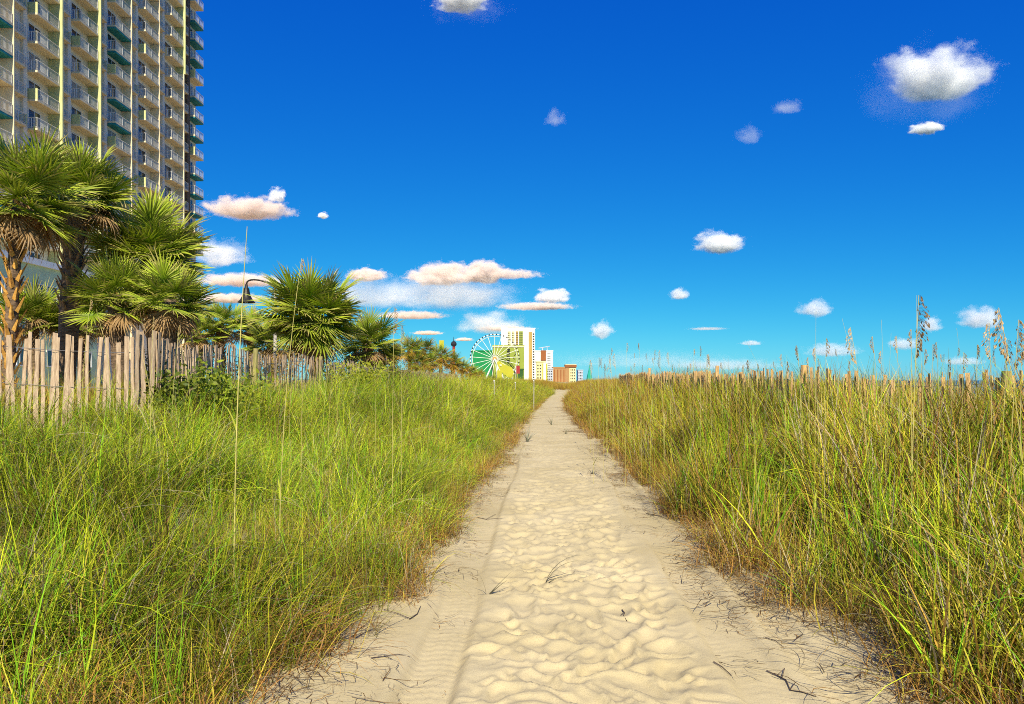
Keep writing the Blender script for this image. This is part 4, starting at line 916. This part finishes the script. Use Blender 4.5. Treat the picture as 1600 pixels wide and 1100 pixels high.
def twig(label, pts, rad=.003, fork=None, name='twig'):
    P_ = [Vector(on_sand(*p)) + Vector((0, 0, .008)) for p in pts]; o0 = P_[0].copy(); e = empty(name, o0); tag(e, label, 'twig', 'twigs lying on the sand')
    mb = MB(); mb.tube([p - o0 for p in P_], [rad * (1 - .5 * i / len(P_)) for i in range(len(P_))], 6); mb.build('stalk', M['twig'], e)
    for f in fork or ():
        mb = MB(); Q_ = [Vector(on_sand(*p)) + Vector((0, 0, .012)) - o0 for p in f]; mb.tube(Q_, rad * .6, 5); mb.build('side_shoot', M['twig'], e)
twig('long crooked dark twig by the right wheel rut', [(1198, 1043), (1215, 1050), (1228, 1058), (1235, 1072), (1252, 1080), (1275, 1092)], .0036, [[(1215, 1050), (1226, 1047), (1222, 1056)], [(1235, 1072), (1243, 1068)]])
twig('short straight stick inside the right wheel rut', [(1115, 1040), (1128, 1045), (1143, 1050)], .0036)
twig('thin stick on the smooth right shoulder of the track', [(1196, 998), (1212, 1004), (1225, 1010)], .0026)
twig('curled scrap of weed in the middle of the footprints', [(972, 950), (976, 956), (974, 962), (980, 968)], .0036, [[(976, 956), (970, 960)]])
twig('pale bent stick on the left shoulder of the track', [(580, 1032), (600, 1028), (622, 1026), (640, 1028)], .0026, [[(600, 1028), (612, 1034)]])
twig('forked twig at the foot of the right grass bank', [(1408, 1092), (1402, 1070), (1420, 1058), (1434, 1052)], .0036, [[(1420, 1058), (1428, 1070)]])
twig('dark root end lying left of the left wheel rut', [(640, 968), (652, 960), (657, 948)], .0036, [[(640, 968), (620, 962), (600, 958)]])
twig('flat dry stalk across the left rut further on', [(745, 805), (760, 808), (785, 810)], .0036, [[(760, 808), (775, 800)]])
twig('grey root reaching over the right rut further on', [(1010, 800), (1030, 808), (1052, 806)], .0046, [[(1030, 808), (1045, 815)], [(1020, 804), (1035, 798)]])

# ------------------------------------------------------------------ clouds (real volumes about 3 km away)
def cloud(px, py, wp, hp, label, dens=1.0, seed=0, flat=.5, d=3200.0, col=(1, 1, 1), rough=1.9, soft=.45, sc=1.7):
    m = bpy.data.materials.new('cloud_vapour'); m.use_nodes = True; N, L = m.node_tree.nodes, m.node_tree.links; N.clear()
    out = N.new('ShaderNodeOutputMaterial'); pv = N.new('ShaderNodeVolumePrincipled'); pv.inputs['Color'].default_value = (*col, 1); pv.inputs['Anisotropy'].default_value = -.2
    tc = N.new('ShaderNodeTexCoord'); mp = N.new('ShaderNodeMapping'); mp.inputs['Location'].default_value = (seed * 3.1 + 1, seed * 1.7, seed * .9)
    asp = max(1.0, wp / hp * .55); mp.inputs['Scale'].default_value = (asp, asp, 1)
    nz = N.new('ShaderNodeTexNoise'); nz.inputs['Scale'].default_value = sc; nz.inputs['Detail'].default_value = 7; nz.inputs['Roughness'].default_value = .6
    L.new(tc.outputs['Object'], mp.inputs[0]); L.new(mp.outputs[0], nz.inputs[0])
    ln = N.new('ShaderNodeVectorMath'); ln.operation = 'LENGTH'; L.new(tc.outputs['Object'], ln.inputs[0])
    def mth(op, a, b_, c=None):
        q = N.new('ShaderNodeMath'); q.operation = op
        for i, v in enumerate((a, b_, c)):
            if v is None: continue
            if isinstance(v, (int, float)): q.inputs[i].default_value = v
            else: L.new(v, q.inputs[i])
        return q.outputs[0]
    sx = N.new('ShaderNodeSeparateXYZ'); L.new(tc.outputs['Object'], sx.inputs[0])
    f = mth('SUBTRACT', mth('MULTIPLY_ADD', nz.outputs[0], rough, .86 - rough * .5), ln.outputs['Value'])
    f = mth('SUBTRACT', f, mth('MULTIPLY', mth('MAXIMUM', mth('MULTIPLY_ADD', sx.outputs['Z'], -1.0, -.15), 0.0), flat * 2.5))
    rg = N.new('ShaderNodeMapRange'); rg.interpolation_type = 'SMOOTHSTEP'; rg.inputs[2].default_value = soft; rg.inputs[4].default_value = dens * 12 / (wp * d / F / 2)
    L.new(f, rg.inputs[0]); L.new(rg.outputs[0], pv.inputs['Density']); L.new(pv.outputs[0], out.inputs['Volume'])
    me = bpy.data.meshes.new('cloud'); bm = bmesh.new(); bmesh.ops.create_icosphere(bm, subdivisions=3, radius=1.2); bm.to_mesh(me); bm.free(); me.materials.append(m)
    k_ = d / F / 2; o = link('cloud', me, None, None, loc=at(px, py, d), scl=(wp * k_ * 1.25, max(wp, hp) * k_ * .9, hp * k_ * 1.35)); tag(o, label, 'cloud', 'fair weather clouds'); return o
PK = (1, .885, .82)  # pink of warm light on the low clouds, put into their vapour colour
CL = [(1463, 128, 150, 86, 'largest bright white cumulus in the deep blue sky above the sea oats', .8, dict(soft=.6)), (1447, 203, 48, 20, 'small white scrap hanging under the largest cumulus', .6, {}), (1450, 150, 190, 150, 'thin blue veil of vapour round the largest cumulus', .016, dict(soft=.8)),
      (722, 4, 80, 30, 'white scrap of cloud at the zenith edge of the sky', .9, {}), (730, 14, 130, 50, 'thin veil under the scrap of cloud at the zenith', .02, dict(soft=.8)),
      (388, 330, 122, 34, 'pinkish white cloud drifting beside the hotel tower', 1.0, dict(col=PK)), (433, 308, 26, 26, 'upright wisp joined to the cloud beside the hotel tower', .35, {}), (505, 338, 16, 12, 'tiny white fleck right of the cloud beside the hotel', .6, {}),
      (342, 402, 78, 52, 'pale teal haze cloud behind the tall pale stem', .16, dict(soft=.5)), (376, 440, 120, 20, 'flat pink cloud band just above the bell lamp', .8, dict(col=PK)), (362, 468, 100, 16, 'lower flat pink cloud band behind the bell lamp', .7, dict(col=PK)),
      (574, 432, 56, 24, 'small rounded pink cloud right of the rounded palm', 1.0, dict(col=PK)), (580, 465, 130, 64, 'teal haze under the small rounded pink cloud', .10, dict(soft=.6)), (692, 434, 100, 42, 'white topped pink cumulus above the far palms', 1.0, dict(col=PK)), (756, 430, 76, 40, 'second lobe of pink cumulus next to the white topped one', .9, dict(col=PK)), (800, 430, 90, 14, 'thin mauve streak trailing from the pink cumulus', .35, dict(col=PK)), (700, 466, 210, 66, 'broad teal haze below the pink cumulus', .12, dict(soft=.6)),
      (862, 466, 52, 28, 'pale teal puff left of the empty blue', .45, {}), (838, 480, 108, 11, 'flat pink base under the pale teal puff', .9, dict(col=PK)), (645, 494, 100, 13, 'long pink streak over the tan plume', .7, dict(col=PK)), (765, 510, 110, 44, 'faint teal cloud behind the white tower', .14, dict(soft=.6)), (790, 514, 80, 8, 'thin pink bar touching the white tower roof', .8, dict(col=PK)), (668, 521, 44, 7, 'short pink bar above the lime sign', .8, dict(col=PK)), (725, 531, 26, 6, 'tiny pink dash beside the red column', .7, dict(col=PK)),
      (940, 520, 34, 34, 'upright white puff low over the dune', .14, {}), (1125, 384, 74, 38, 'solitary white cloud in the middle of the blue', .7, dict(soft=.6)), (1062, 462, 28, 24, 'small ragged puff below the solitary cloud', .2, {}), (1274, 486, 50, 32, 'lilac puff behind the thin bare stems', .14, {}), (1532, 502, 64, 40, 'white puff behind the big drooping plume', .16, {}), (1454, 510, 30, 30, 'small square puff beside the tallest sea oat', .12, {}),
      (1300, 550, 80, 26, 'low white cloud behind the arching sea oat', .1, {}), (1412, 540, 44, 22, 'low white cloud behind the tallest sea oat stem', .1, {}), (1174, 537, 32, 10, 'low flat white scrap over the right dune', .1, {}), (1505, 566, 60, 16, 'low pale cloud just over the sea', .08, {}), (1105, 514, 56, 5, 'thin mauve bar over the right dune', .12, dict(col=PK)),
      (1230, 170, 46, 26, 'faint blue wisp between the two white clouds', .035, dict(soft=.6)), (1170, 215, 40, 34, 'faintest blue wisp low of the other wisp', .025, dict(soft=.6)), (868, 188, 30, 34, 'faint lone wisp in the deep blue', .025, dict(soft=.6)),
      (1010, 566, 300, 34, 'long pale haze bank low over the dune horizon', .03, dict(soft=.7)), (1130, 572, 200, 22, 'pale cream haze bank low over the sea horizon', .08, dict(soft=.7))]
for i, (px, py, wp, hp, lab, dn, kw) in enumerate(CL): cloud(px, py, wp, hp, lab, dn, seed=i + 1, **kw)
